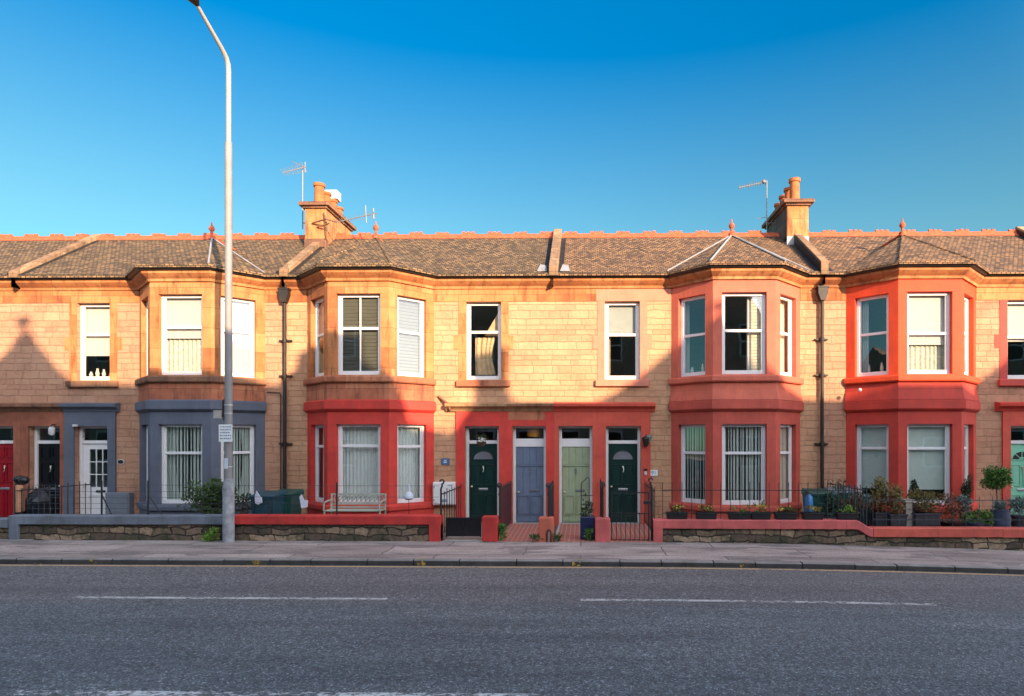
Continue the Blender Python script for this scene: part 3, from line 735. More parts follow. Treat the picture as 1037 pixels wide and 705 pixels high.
# ------------------------------------------------------------------ houses
ZL = dict(gut_top=6.75, gut_bot=6.63, corn_bot=6.38, frz_bot=6.05)
ROOF_Y, ROOF_Z, EAVE_Y, EAVE_Z = 2.6, 8.62, -0.34, 6.72
SL = (ROOF_Z - EAVE_Z) / (ROOF_Y - EAVE_Y)
def roofz(y): return EAVE_Z + SL * (y - EAVE_Y)
BAYD, BAYW, BAYB = 0.94, 0.79, 1.72
BEV = 0.0
def house(spec):
    x0, x1, bc = spec['x0'], spec['x1'], spec['bay']
    h = thing('terraced_house', spec['label'], 'house', (x0, 0, 0), spec.get('group'))
    fr = Fr(0, 0, 1, 0)
    B0, F0, F1, B1 = (bc - BAYB, 0), (bc - BAYW, -BAYD), (bc + BAYW, -BAYD), (bc + BAYB, 0)
    path = [(x0, 0), B0, F0, F1, B1, (x1, 0)]
    # flat wall with its openings, the bay's place left open
    ox0, ox1, oz0, oz1 = spec['upwin']
    holes = [(ox0, ox1, oz0, oz1), (B0[0], B1[0], -0.35, 6.38)] + [(d['x0'], d['x1'], 0.0, d['top']) for d in spec['doors']]
    obj('stone_wall', MB().panel(fr, x0, x1, -0.4, 6.38, holes, 0, -0.3, False), spec['stone'], h)
    # side, back walls and floors (a closed shell, rooms inside)
    sh = MB()
    sh.box(x0, x0 + 0.1, 0.3, 5.3, -0.4, 6.5).box(x1 - 0.1, x1, 0.3, 5.3, -0.4, 6.5).box(x0 + 0.1, x1 - 0.1, 5.0, 5.3, -0.4, 6.5)
    sh.box(x0 + 0.1, x1 - 0.1, 0.31, 5.0, 3.2, 3.4).box(x0 + 0.1, x1 - 0.1, 0.31, 5.0, 6.3, 6.4)
    sh.poly_z([(B0[0] + .3, 0.31), (F0[0] + .15, -BAYD + .3), (F1[0] - .15, -BAYD + .3), (B1[0] - .3, 0.31)], 3.22, 3.42)
    sh.box(x0 + 0.1, x1 - 0.1, 0.31, 5.0, -0.1, 0.0)
    dm = (bc + (ox0 + ox1) / 2) / 2
    sh.box(dm - 0.05, dm + 0.05, 0.31, 5.0, 0.0, 3.2).box(dm - 0.05, dm + 0.05, 0.31, 5.0, 3.4, 6.3)
    obj('shell', sh, 'room', h)
    for d in spec['doors']:
        pass
    # frieze band of dressed stone under the cornice
    fx = spec.get('frz_split')
    segs = ([(x0, fx, 'sandstone'), (fx + 0.001, B0[0] - 0.001, spec['frzL'])] if fx else [(x0, B0[0] - 0.001, spec.get('frzL', 'sandstone'))]) + [ (B1[0] + 0.001, x1, spec.get('frzR', 'sandstone'))]
    for a, b, mt in segs:
        hs = [(max(a, ox0 - 0), min(b, ox1), 5, oz1)] if a < ox0 < b else []
        mbx = MB().panel(fr, a, b, 6.05, 6.38, [q for q in hs if q[3] > 6.05], 0.018, -0.001, True)
        obj('frieze', mbx, mt, h)
    # cornice and gutter follow the bay
    obj('cornice', MB().sweep(path, [(0.0, 6.385), (0.05, 6.385), (0.06, 6.45), (0.13, 6.50), (0.20, 6.56), (0.21, 6.625), (0.0, 6.625)]), spec['corn'], h)
    obj('gutter', MB().sweep(path, [(0.02, 6.628), (0.26, 6.628), (0.31, 6.68), (0.315, 6.75), (0.29, 6.75), (0.28, 6.70), (0.02, 6.70)]), 'gutter_black', h)
    # bay walls
    fs = [Fr(B0[0], B0[1], F0[0] - B0[0], F0[1] - B0[1]), Fr(F0[0], F0[1], F1[0] - F0[0], 0), Fr(F1[0], F1[1], B1[0] - F1[0], B1[1] - F1[1])]
    up, lo = spec['up'], spec['low']
    UZ, LZ = (3.99, 6.07), (0.67, 2.73)
    mu, ml = MB(), MB(); wins = []
    for i, f in enumerate(fs):
        m_ = 0.235 if i != 1 else 0.225
        a, b = m_, f.L - m_
        mu.panel(f, 0, f.L, 3.80, 6.386, [(a, b, UZ[0], UZ[1])], 0, -0.22, False)
        ml.panel(f, 0, f.L, -0.4, 3.36, [(a, b, LZ[0], LZ[1])], 0, -0.22, False)
        wins.append((f, a, b))
    obj('bay_upper_wall', mu, up, h)
    obj('bay_lower_wall', ml, lo, h)
    bp = [B0, F0, F1, B1]
    obj('bay_string_course', MB().sweep(bp, [(0, 3.04), (0.035, 3.06), (0.09, 3.10), (0.105, 3.12), (0.105, 3.325), (0.03, 3.36), (0, 3.36)]), spec['band'], h)
    if spec['skirt_flare']:
        pr = [(0, 3.34), (0.085, 3.345), (0.075, 3.40), (0.03, 3.60), (0.012, 3.81), (0, 3.81)]
    else:
        pr = [(0, 3.34), (0.02, 3.34), (0.02, 3.81), (0, 3.81)]
    obj('bay_skirt', MB().sweep(bp, pr), spec['skirt'], h)
    obj('bay_upper_sill', MB().sweep(bp, [(0, 3.80), (0.09, 3.80), (0.11, 3.83), (0.11, 3.93), (0.08, 3.965), (0, 3.975)]), spec['sill'], h)
    obj('bay_lower_sill', MB().sweep(bp, [(0, 0.50), (0.04, 0.50), (0.055, 0.52), (0.055, 0.62), (0.03, 0.655), (0, 0.66)]), lo, h)
    obj('bay_plinth', MB().sweep(bp, [(0, -0.4), (0.05, -0.4), (0.05, 0.22), (0, 0.28)]), lo, h)
    for (f, a, b), (rl, dr, vb) in zip(wins, spec['upper']):
        window(h, f, a, b, UZ[0], UZ[1], rl, dr, vb, seed=int(a * 100) + int(x0 * 10), sill=True)
    for (f, a, b), (rl, dr, vb) in zip(wins, spec['lower']):
        window(h, f, a, b, LZ[0], LZ[1], rl, dr, vb, seed=int(a * 130) + int(x0 * 7), sill=True)
    # flat upper window with its stone margins
    rl, dr, vb = spec['flat']
    window(h, fr, ox0, ox1, oz0, oz1, rl, dr, vb, seed=int(x0 * 3), sill=False)
    mg = MB(); mw = 0.2
    mg.box(ox0 - mw, ox0, -0.014, -0.0005, oz0 - 0.02, 6.048).box(ox1, ox1 + mw, -0.014, -0.0005, oz0 - 0.02, 6.048)
    mg.box(ox0 - mw - 0.13, ox0 - mw, -0.012, -0.0005, oz0 + 0.82, oz0 + 1.18).box(ox1 + mw, ox1 + mw + 0.13, -0.012, -0.0005, oz0 + 0.82, oz0 + 1.18)
    obj('window_margin', mg, spec['margin'], h)
    obj('window_sill', MB().box(ox0 - mw - 0.05, ox1 + mw + 0.05, -0.10, 0.10, oz0 - 0.19, oz0 - 0.021), spec['margin_sill'], h, bevel=0.012)
    # roof
    rf = MB(); y2 = 2 * ROOF_Y - EAVE_Y; T = 0.06
    rf.quad((x0, EAVE_Y, EAVE_Z), (x1, EAVE_Y, EAVE_Z), (x1, ROOF_Y, ROOF_Z), (x0, ROOF_Y, ROOF_Z))
    rf.quad((x0, y2, EAVE_Z), (x1, y2, EAVE_Z), (x1, ROOF_Y, ROOF_Z), (x0, ROOF_Y, ROOF_Z))
    rf.quad((x0, EAVE_Y, EAVE_Z), (x1, EAVE_Y, EAVE_Z), (x1, EAVE_Y, EAVE_Z - T), (x0, EAVE_Y, EAVE_Z - T))
    for xx in (x0, x1):
        rf.quad((xx, EAVE_Y, EAVE_Z - 0.3), (xx, y2, EAVE_Z - 0.3), (xx, y2, EAVE_Z), (xx, ROOF_Y, ROOF_Z), (xx, EAVE_Y, EAVE_Z))
    ro = obj('roof', rf, spec['tiles'], h)
    # pavilion roof over the bay
    ap = (bc, 0.45, 7.93); yb = EAVE_Y + (7.93 - EAVE_Z) / SL
    o = 0.34; k = math.tan(R(22.5)) * o
    E1, E2 = (bc - BAYW - k, -BAYD - o, EAVE_Z + 0.02), (bc + BAYW + k, -BAYD - o, EAVE_Z + 0.02)
    ex = BAYB + o * math.sqrt(2) - 0.0
    E0, E3 = (bc - ex + o, -o, EAVE_Z + 0.02), (bc + ex - o, -o, EAVE_Z + 0.02)
    E0 = (bc - (BAYW + k) - (BAYD), -o, EAVE_Z + 0.02); E3 = (bc + (BAYW + k) + (BAYD), -o, EAVE_Z + 0.02)
    Rg = (bc, yb + 0.1, 7.93)
    pv = MB(); pv.quad(E0, E1, ap); pv.quad(E1, E2, ap); pv.quad(E2, E3, ap); pv.quad(E0, ap, Rg); pv.quad(E3, Rg, ap)
    for a, b in ((E0, E1), (E1, E2), (E2, E3)): pv.quad(a, b, (b[0], b[1], b[2] - 0.07), (a[0], a[1], a[2] - 0.07))
    obj('bay_roof', pv, spec['tiles'], ro)
    if spec['hips']:
        q = MB(); up_ = Vector((0, 0, 0.03))
        for e in (E1, E2) if spec['hips'] == 'both' else (E2,):
            q.tube([Vector(e) + up_, Vector(ap) + up_], 0.026, 6)
        for e in ((E0, E3) if spec['hips'] == 'both' else (E3,)):
            q.tube([Vector(e) + up_, Vector(ap) + up_], 0.018, 6)
        obj('lead_hip', q, 'lead', ro)
    else:
        q = MB(); up_ = Vector((0, 0, 0.02))
        for e in (E1, E2): q.tube([Vector(e) + up_ * 0.2, Vector(ap) + up_ * 0.2], 0.03, 6)
        obj('hip_tiles', q, spec['tiles'], ro)
    q = MB().lathe(ap[0], ap[1], [(0.10, 7.90), (0.09, 8.0), (0.04, 8.04), (0.035, 8.12), (0.075, 8.17), (0.08, 8.22), (0.05, 8.27), (0.02, 8.30), (0.015, 8.38)], 12)
    q.box(ap[0] - 0.06, ap[0] + 0.06, ap[1], yb + 0.2, 7.92, 7.97)
    obj('finial', q, 'terracotta', ro, smooth=True)
    # crested ridge tiles
    q = MB(); a = x0
    rnd = random.Random(int(x0 * 10) + 50)
    q.poly_y([(0, 0)] * 0 + [(x0, ROOF_Z - 0.02), (x1, ROOF_Z - 0.02), (x1, ROOF_Z + 0.075), (x0, ROOF_Z + 0.075)], ROOF_Y - 0.04, ROOF_Y + 0.04)
    q.quad((x0, ROOF_Y - 0.16, ROOF_Z - 0.09), (x1, ROOF_Y - 0.16, ROOF_Z - 0.09), (x1, ROOF_Y - 0.03, ROOF_Z + 0.06), (x0, ROOF_Y - 0.03, ROOF_Z + 0.06))
    q.quad((x0, ROOF_Y + 0.16, ROOF_Z - 0.09), (x1, ROOF_Y + 0.16, ROOF_Z - 0.09), (x1, ROOF_Y + 0.03, ROOF_Z + 0.06), (x0, ROOF_Y + 0.03, ROOF_Z + 0.06))
    a = x0 + 0.2
    while a < x1 - 0.45:
        w_ = 0.40
        q.box(a, a + w_, ROOF_Y - 0.03, ROOF_Y + 0.03, ROOF_Z + 0.07, ROOF_Z + 0.115)
        for i in range(3):
            q.box(a + i * 0.15, a + i * 0.15 + 0.09, ROOF_Y - 0.028, ROOF_Y + 0.028, ROOF_Z + 0.11, ROOF_Z + 0.15 + rnd.uniform(-0.01, 0.012))
        a += 0.81
    obj('ridge_tiles', q, 'terracotta', ro)
    # doors
    for d in spec['doors']:
        front_door(h, d['x0'], d['x1'], d['top'], d['mat'], d['style'], trans=d['trans'], frame=d.get('frame', 'white_paint'), mirror=d.get('mirror', False))
    for s_ in spec['surrounds']:
        hs = [(d['x0'], d['x1'], -0.3, d['top']) for d in spec['doors'] if d['x0'] > s_['x0'] and d['x1'] < s_['x1']]
        obj('door_surround', MB().panel(fr, s_['x0'], s_['x1'], -0.3, 3.09, hs, 0.05, -0.002, True), s_['mat'], h)
        e0, e1 = s_.get('e0', s_['x0']), s_.get('e1', s_['x1'])
        pr = [(0.0, 3.092), (0.07, 3.092), (0.09, 3.14), (0.14, 3.18), (0.22, 3.22), (0.23, 3.29), (0.20, 3.30), (0.0, 3.34)]
        obj('door_cornice', MB().sweep([(e0, 0), (e1, 0)], pr), s_['cmat'], h)
    return h

def skew(house_, x, w=0.22, mat='skew_stone', h=0.20, patches=False):
    """raised stone coping along a party wall"""
    q = MB(); ys = EAVE_Y - 0.02
    pts = [(ys, roofz(ys) - 0.05), (ys, roofz(ys) + h), (ROOF_Y, ROOF_Z + h + 0.04), (2 * ROOF_Y - ys, roofz(ys) + h), (2 * ROOF_Y - ys, roofz(ys) - 0.05), (ROOF_Y, ROOF_Z - 0.05)]
    n = len(q.v)
    q.v += [(x - w / 2, a, b) for a, b in pts] + [(x + w / 2, a, b) for a, b in pts]
    k = len(pts)
    q.f += [tuple(range(k)), tuple(range(2 * k - 1, k - 1, -1))] + [(i, (i + 1) % k, k + (i + 1) % k, k + i) for i in range(k)]
    s_ = obj('skew_coping', q, mat, house_, bevel=0.01)
    fl = MB()
    for sx in (x - w / 2 - 0.07, x + w / 2 + 0.07):
        fl.quad((sx - 0.07, ys + 0.05, roofz(ys + 0.05) + 0.012), (sx + 0.07, ys + 0.05, roofz(ys + 0.05) + 0.012), (sx + 0.07, ROOF_Y - 0.2, roofz(ROOF_Y - 0.2) + 0.012), (sx - 0.07, ROOF_Y - 0.2, roofz(ROOF_Y - 0.2) + 0.012))
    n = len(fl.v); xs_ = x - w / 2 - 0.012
    fl.quad((xs_, ys, roofz(ys)), (xs_, ROOF_Y, ROOF_Z), (xs_, ROOF_Y, ROOF_Z + h - 0.03), (xs_, ys, roofz(ys) + h - 0.06))  # upstand on the left only: its black paints in the unlit side's shade
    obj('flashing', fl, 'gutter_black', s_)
    if patches:
        for sx in (x - w / 2 - 0.32, x + w / 2 + 0.05):
            pp = MB(); pp.quad((sx, ys + 0.12, roofz(ys + 0.12) + 0.02), (sx + 0.26, ys + 0.12, roofz(ys + 0.12) + 0.02), (sx + 0.22, ys + 0.5, roofz(ys + 0.5) + 0.025), (sx + 0.06, ys + 0.6, roofz(ys + 0.6) + 0.025))
            obj('lead_patch', pp, 'lead', s_)
    return s_

def chimney(house_, x, mat='sandstone_cap', cowl=False, tall=1.0):
    mat = 'sandstone'
    w, y0, y1, zt = 0.31, 1.75, 3.85, 9.22
    q = MB().box(x - w, x + w, y0, y1, 7.6, zt)
    ch = obj('chimney', q, mat, house_, bevel=0.01)
    c = MB().box(x - w - 0.06, x + w + 0.06, y0 - 0.06, y1 + 0.06, zt + 0.001, zt + 0.06).box(x - w - 0.14, x + w + 0.14, y0 - 0.14, y1 + 0.14, zt + 0.061, zt + 0.17)
    obj('chimney_cope', c, 'sandstone_stained', ch, bevel=0.012)
    for i in range(4):
        yy = y0 + 0.30 + i * 0.50; hh = (0.68, 0.60, 0.56, 0.50)[i] * tall; r_ = 0.145 if i else 0.15
        p = MB().lathe(x, yy, [(r_ + 0.03, zt + 0.171), (r_ + 0.03, zt + 0.23), (r_, zt + 0.26), (r_ * 0.92, zt + 0.17 + hh * 0.85), (r_ + 0.02, zt + 0.17 + hh * 0.87), (r_ + 0.02, zt + 0.17 + hh), (r_ - 0.04, zt + 0.17 + hh), (r_ - 0.05, zt + hh)], 16)
        obj('chimney_pot', p, 'pot_clay', ch, smooth=True)
    if cowl:
        yy = y0 + 1.35; z_ = zt + 0.17 + 0.57
        obj('chimney_cowl', MB().box(x - 0.20, x + 0.20, yy - 0.18, yy + 0.18, z_, z_ + 0.28).box(x - 0.06, x + 0.06, yy - 0.06, yy + 0.06, z_ - 0.1, z_), 'blind_white', ch, bevel=0.02)
    fl = MB().box(x - w - 0.012, x + w + 0.012, y0 - 0.012, y0 + 0.2, roofz(y0) - 0.1, roofz(y0) + 0.25)
    obj('flashing', fl, 'lead' if not cowl else 'sandstone_stained', ch)
    if not cowl: obj('shaded_side', MB().box(x - w - 0.012, x - w - 0.001, y0 + 0.01, y1 - 0.01, 8.2, zt - 0.001), 'sandstone_soot_shade', ch)  # dark plate: soot plus the unlit left face's shade, put into its colour
    return ch

def downpipe(house_, px, hopper=True, r_=0.045):
    x = X(px, -0.1)
    q = MB().tube([(x, -0.10, 6.62), (x, -0.10, 6.2)], 0.05, 10).tube([(x, -0.10, 6.25), (x, -0.10, -0.1)], r_, 10)
    if hopper:
        q.poly_y([(x - 0.13, 6.36), (x + 0.13, 6.36), (x + 0.13, 6.22), (x + 0.06, 6.02), (x - 0.06, 6.02), (x - 0.13, 6.22)], -0.20, -0.03)
        q.box(x - 0.15, x + 0.15, -0.215, -0.02, 6.36, 6.40)
    for z_ in (5.0, 4.05, 2.22, 0.9):
        q.tube([(x, -0.10, z_ - 0.05), (x, -0.10, z_ + 0.05)], r_ + 0.015, 10).box(x - 0.17, x + 0.17, -0.075, 0.002, z_ - 0.022, z_ + 0.022)
    return obj('downpipe', q, 'gutter_black', house_, smooth=True)

def D(pxa, pxb, mat, style, trans, **k):
    d = dict(x0=X(pxa), x1=X(pxb), mat=mat, style=style, top=2.70, trans=trans); d.update(k); return d
BX = [X(22.5), X(291), X(561), X(831), X(1108)]
UPZ = (3.95, 6.045)
TN, TW = (2.22, 2.31), (2.14, 2.36)     # thin or deep white bar over the door

VB = lambda n=11, w=0.36, m='blind_slat': ('vert', n, m, w)
H = {}
H['blue'] = house(dict(x0=BX[0], x1=BX[1], bay=(X(139.6) + X(270)) / 2, stone='stone_brown', group='houses of the sandstone terrace',
    label='terraced house with slate blue lower bay and bare orange sandstone above',
    upwin=(X(78), X(111.5), *UPZ), flat=(0.40, [('roller', 0.66, 'blind_white'), ('items', 4)], False),
    up='sandstone', low='slate_blue', band='slate_blue', skirt='sandstone_red', sill='sandstone_stained', skirt_flare=False,
    corn='sandstone', margin='sandstone', margin_sill='sandstone_stained', tiles='tiles_grey', hips='right',
    upper=[(0.42, [('roller', 0.9, 'blind_white')], False), (0.40, [('roller', 0.52, 'blind_white'), ('net', 0.45, 'net')], False), (0.42, [('roller', 1.0, 'blind_white')], False)],
    lower=[(0.36, [VB()], False), (0.36, [VB(12, 0.30), ('side', 'L', 0.3, 'blind_pale_green', 0.35), ('side', 'R', 0.25, 'blind_pale_green', 0.2)], False), (0.36, [VB(12, 0.26), ('side', 'L', 0.22, 'blind_pale_green', 0.2), ('side', 'R', 0.42, 'blind_pale_green', 0.4)], False)],
    doors=[D(30, 62, 'door_black', 'six', TN, mirror=True), D(76, 110, 'white_paint', 'glazed', TN, mirror=False)],
    surrounds=[dict(x0=BX[0] + 0.002, x1=X(66), mat='surround_brown', cmat='sandstone_stained'), dict(x0=X(66) + 0.002, x1=X(118), e1=X(122), mat='slate_blue', cmat='slate_blue')]))
H['red'] = house(dict(x0=BX[1], x1=BX[2], bay=(X(311.7) + X(439)) / 2, stone='stone_warm', group='houses of the sandstone terrace',
    label='terraced house with bright red lower bay and bare orange sandstone upper bay',
    upwin=(X(472), X(507.5), *UPZ), flat=(0.38, [('drape',)], False),
    up='sandstone', low='post_red', band='post_red', skirt='sandstone_red', sill='sandstone_red', skirt_flare=False,
    corn='sandstone', margin='sandstone', margin_sill='sandstone_red', tiles='tiles_grey', hips=None,
    upper=[(0.46, [('roller', 0.5, 'blind_grey')], False), (0.42, [('ven', 22, 'slat_dark', 0.0, 0.05)], True), (0.44, [('ven', 24, 'slat_mid', 0.0, 0.02)], False)],
    lower=[(0.28, [('net', 0.0, 'net_white', 6)], False), (0.27, [('net', 0.0, 'net_white', 12)], False), (0.28, [('net', 0.0, 'net_white', 9)], False)],
    doors=[D(471, 505.5, 'door_green', 'fan', TN), D(519, 553, 'door_blue', 'boards', TW)],
    surrounds=[dict(x0=X(462), x1=BX[2] - 0.002, e0=X(452), mat='surround_red', cmat='sandstone_cap')]))
H['salmon'] = house(dict(x0=BX[2], x1=BX[3], bay=(X(680.5) + X(809.5)) / 2, stone='stone_warm', group='houses of the sandstone terrace',
    label='terraced house with two-storey bay painted salmon pink and white lead hips',
    upwin=(X(612.5), X(648), *UPZ), flat=(0.42, [('roller', 0.40, 'blind_grey'), ('side', 'L', 0.16, 'tan_cloth', 0.0)], False),  # grey roller added to imitate sky reflected in the upper pane
    up='salmon', low='salmon_deep', band='salmon_deep', skirt='salmon', sill='salmon', skirt_flare=True, frzL='margin_pink', frzR='sandstone', frz_split=X(604),
    corn='sandstone', margin='margin_pink', margin_sill='margin_pink', tiles='tiles_brown', hips='both',
    upper=[(0.48, [('side', 'L', 0.16, 'blind_white', 0.0), ('items', 2)], False), (0.46, [('side', 'R', 0.38, 'blind_white', 0.0), ('ven', 26, 'cream_cloth', 0.0, 0.01, 0.72)], False), (0.46, [('net', 0.0, 'cream_cloth', 5)], False)],
    lower=[(0.36, [VB(10, 0.32)], False), (0.36, [VB(14, 0.24)], False), (0.36, [VB(10, 0.40, 'cream_cloth')], False)],
    doors=[D(566, 600, 'door_sage', 'boards', TW), D(613.5, 649, 'door_green', 'fan', TN)],
    surrounds=[dict(x0=BX[2] + 0.002, x1=X(658.5), e1=X(663), mat='surround_coral', cmat='surround_coral')]))
H['scarlet'] = house(dict(x0=BX[3], x1=BX[4], bay=(X(856) + X(989)) / 2, stone='stone_brown', group='houses of the sandstone terrace',
    label='terraced house with two-storey bay painted scarlet and orange-red all over',
    upwin=(X(1020), X(1056), *UPZ), flat=(0.46, [('roller', 0.50, 'blind_white'), ('side', 'L', 0.2, 'tan_cloth', 0)], False),
    up='scarlet', low='scarlet_deep', band='scarlet_deep', skirt='scarlet_deep', sill='scarlet', skirt_flare=True, frzL='sandstone', frzR='sandstone',
    corn='sandstone', margin='margin_coral', margin_sill='margin_coral', tiles='tiles_brown', hips=None,
    upper=[(0.47, [('side', 'L', 0.26, 'blind_white', 0.0), ('items', 2)], False), (0.50, [('roller', 0.62, 'blind_white'), ('net', 0.6, 'net')], False), (0.46, [('roller', 0.8, 'blind_white')], False)],
    lower=[(0.30, [('roller', 0.80, 'blind_pale_green')], False), (0.30, [('roller', 0.80, 'blind_pale_green')], False), (0.30, [('roller', 0.8, 'blind_pale_green')], False)],
    doors=[D(1022.5, 1057, 'door_mint', 'fan_big', TN), D(1068, 1100, 'door_maroon', 'six', TN)],
    surrounds=[dict(x0=X(1014.5), x1=BX[4] - 0.002, e0=X(1007.5), mat='surround_coral', cmat='scarlet_deep')]))
# the neighbour cut off by the left edge of the picture (mirrored about the party wall)
mir = lambda x: 2 * BX[0] - x
H['left'] = house(dict(x0=mir(BX[1]), x1=BX[0], bay=mir((X(139.6) + X(270)) / 2), stone='stone_brown', group='houses of the sandstone terrace',
    label='terraced house with maroon door, cut off by the left edge of the photo',
    upwin=(mir(X(111.5)), mir(X(78)), *UPZ), flat=(0.4, [('roller', 0.5, 'blind_white')], False),
    up='sandstone', low='sandstone', band='sandstone_red', skirt='sandstone_red', sill='sandstone_stained', skirt_flare=False,
    corn='sandstone', margin='sandstone', margin_sill='sandstone_stained', tiles='tiles_grey', hips=None,
    upper=[(0.42, [('roller', 0.6, 'blind_white')], False)] * 3, lower=[(0.36, [VB()], False)] * 3,
    doors=[dict(x0=X(-17), x1=X(15), mat='door_maroon', style='six', top=2.70, trans=TN), dict(x0=mir(X(110)), x1=mir(X(76)), mat='door_black', style='six', top=2.70, trans=TN)],
    surrounds=[dict(x0=mir(X(118)), x1=BX[0] - 0.002, mat='surround_brown', cmat='sandstone_stained')]))

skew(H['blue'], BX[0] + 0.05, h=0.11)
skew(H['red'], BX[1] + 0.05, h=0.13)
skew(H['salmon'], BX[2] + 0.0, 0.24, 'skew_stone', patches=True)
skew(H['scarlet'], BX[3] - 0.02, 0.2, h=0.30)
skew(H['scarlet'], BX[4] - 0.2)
chimney(H['red'], BX[1] + 0.02, cowl=True)
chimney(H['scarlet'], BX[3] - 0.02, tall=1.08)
downpipe(H['blue'], 288.3)
downpipe(H['salmon'], 832.5)
# thin cable between the slate blue bay and the downpipe
q = MB().tube([(X(270) + 0.02, -0.03, 3.62), (X(284), -0.03, 3.60), (X(284.8), -0.03, 3.5), (X(284.8), -0.03, 0.4)], 0.012, 6)
obj('cable', q, 'gutter_black', H['blue'])
q = MB().tube([(X(444), -0.02, 3.5), (X(455), -0.14, 3.28), (X(457), -0.16, 3.12)], 0.035, 6)
obj('overflow_pipe', q, 'sandstone_stained', H['red'])
obj('security_knob', MB().sphere(X(870, -0.45), -0.50, 3.62, 0.05), 'blind_white', H['scarlet'], smooth=True)
obj('lintel_patch', MB().box(X(515), X(552), -0.056, -0.051, 2.86, 3.08), 'sandstone_red', H['red'])
obj('cornice_stain', MB().box(X(513), BX[2] - 0.01, -0.236, -0.10, 3.10, 3.285) if False else MB().box(X(514), BX[2] - 0.01, -0.234, -0.231, 3.225, 3.285), 'sandstone_stained', H['red'])

# ------------------------------------------------------------------ wall-mounted things
def text_mesh(body, size, mat, parent, loc, name='lettering'):
    cu = bpy.data.curves.new('lettering', 'FONT'); cu.body = body; cu.size = size; cu.extrude = 0.002
    cu.align_x = 'CENTER'; cu.align_y = 'CENTER'
    tmp = bpy.data.objects.new('t', cu); C.objects.link(tmp)
    dg = bpy.context.evaluated_depsgraph_get(); dg.update()
    me = bpy.data.meshes.new_from_object(tmp.evaluated_get(dg))
    bpy.data.objects.remove(tmp); bpy.data.curves.remove(cu)
    me.materials.clear(); me.materials.append(MATS[mat])
    for v in me.vertices: v.co = Vector((v.co.x, -v.co.z, v.co.y))
    o = bpy.data.objects.new(name, me); C.objects.link(o); o.parent = parent
    o.location = Vector(loc) - Vector(parent['_o'])
    return o
def plaque(px, py, w, h_, mat, ink, body, label):
    x, z = X(px), Z(py)
    t = thing('number_plaque', label, 'house number', (x, 0, z))
    obj('plate', MB().box(x - w / 2, x + w / 2, -0.022, -0.002, z - h_ / 2, z + h_ / 2), mat, t, bevel=0.004)
    if body: text_mesh(body, h_ * 0.85, ink, t, (x, -0.026, z))
    else: obj('worn_numerals', MB().box(x - w * 0.2, x + w * 0.2, -0.026, -0.022, z - h_ * 0.22, z - h_ * 0.02).box(x - w * 0.13, x + w * 0.15, -0.026, -0.022, z + h_ * 0.08, z + h_ * 0.25), ink, t)
    return t
plaque(662, 479, 0.21, 0.16, 'plaque_white', 'ink_blue', '91', 'white number plaque reading 91 right of the outer dark green door')
plaque(451, 467.5, 0.23, 0.17, 'plaque_blue', 'paper', None, 'small slate blue number plaque on sandstone beside the red bay')
t = thing('number_plaque', 'dark oval number plaque with white rim right of the white door', 'house number', (X(122.5), 0, Z(468)))
x, z = X(122.5), Z(468)
def oval(x, y0, y1, z, rx, rz, n=20): return MB().poly_y([(x + rx * math.cos(2 * math.pi * i / n), z + rz * math.sin(2 * math.pi * i / n)) for i in range(n)], y0, y1)
obj('rim', oval(x, -0.018, -0.002, z, 0.10, 0.075), 'blind_white', t)
obj('plate', oval(x, -0.026, -0.018, z, 0.078, 0.053), 'ink_black', t)
t = thing('doorbell', 'white doorbell box under a dark camera on the coral door surround', 'doorbell', (X(653.5), -0.05, Z(479)))
x, z = X(653.5), Z(479)
obj('bell_box', MB().box(x - 0.035, x + 0.035, -0.09, -0.052, z - 0.05, z + 0.05), 'blind_white', t, bevel=0.008)
obj('camera', MB().box(x - 0.045, x + 0.045, -0.10, -0.052, z + 0.08, z + 0.12), 'black_iron', t, bevel=0.006)
# meter boxes
def meter(px0, px1, py0, py1, mat, label, Y=0.0, mounted=True):
    x0, x1, z0, z1 = X(px0), X(px1), Z(py1), Z(py0)
    t = thing('meter_box', label, 'meter box', ((x0 + x1) / 2, 0, z0))
    obj('case', MB().box(x0, x1, Y - 0.20, Y - 0.003, z0, z1), mat, t, bevel=0.015)
    obj('lid', MB().box(x0 + 0.03, x1 - 0.03, Y - 0.22, Y - 0.201, z0 + 0.03, z1 - 0.03), mat, t, bevel=0.008)
    return t
m1 = meter(440, 462, 488, 511, 'meter_white', 'white meter box on the wall between red bay and dark green door')
obj('hinge', MB().box(X(441), X(442), -0.235, -0.2201, Z(507), Z(505)).box(X(441), X(442), -0.235, -0.2201, Z(494), Z(492)), 'ink_grey', m1)
obj('vent_slot', MB().box(X(455), X(460), -0.226, -0.2201, Z(491.4), Z(490.6)).box(X(449), X(454), -0.226, -0.2201, Z(500), Z(499)).box(X(449), X(455), -0.226, -0.2201, Z(508), Z(505)), 'ink_grey', m1)
meter(112, 136, 499, 521.5, 'meter_grey', 'grey storage box standing between white door and blue bay')['category'] = 'storage box'
# lamps
x, z = X(654.5, -0.15), Z(447)
t = thing('wall_lantern', 'black coach lantern on the coral surround above the white plaque', 'wall lamp', (x, -0.05, z))
obj('bracket', MB().tube([(x - 0.05, -0.05, z - 0.1), (x - 0.05, -0.10, z - 0.16), (x, -0.17, z - 0.14), (x, -0.18, z - 0.06)], 0.014, 6), 'black_iron', t)
obj('lantern', MB().lathe(x, -0.18, [(0.03, z - 0.13), (0.06, z - 0.10), (0.115, z + 0.06), (0.13, z + 0.07), (0.125, z + 0.09), (0.03, z + 0.15), (0.012, z + 0.19)], 6), 'lamp_dark', t)
obj('lamp_glass', MB().lathe(x + 0.07, -0.22, [(0.03, z - 0.02), (0.05, z + 0.05), (0.085, z + 0.12), (0.06, z + 0.16), (0.01, z + 0.17)], 8), 'leaf_grey', t, smooth=True)
x, z = X(54.5, -0.1), Z(436)
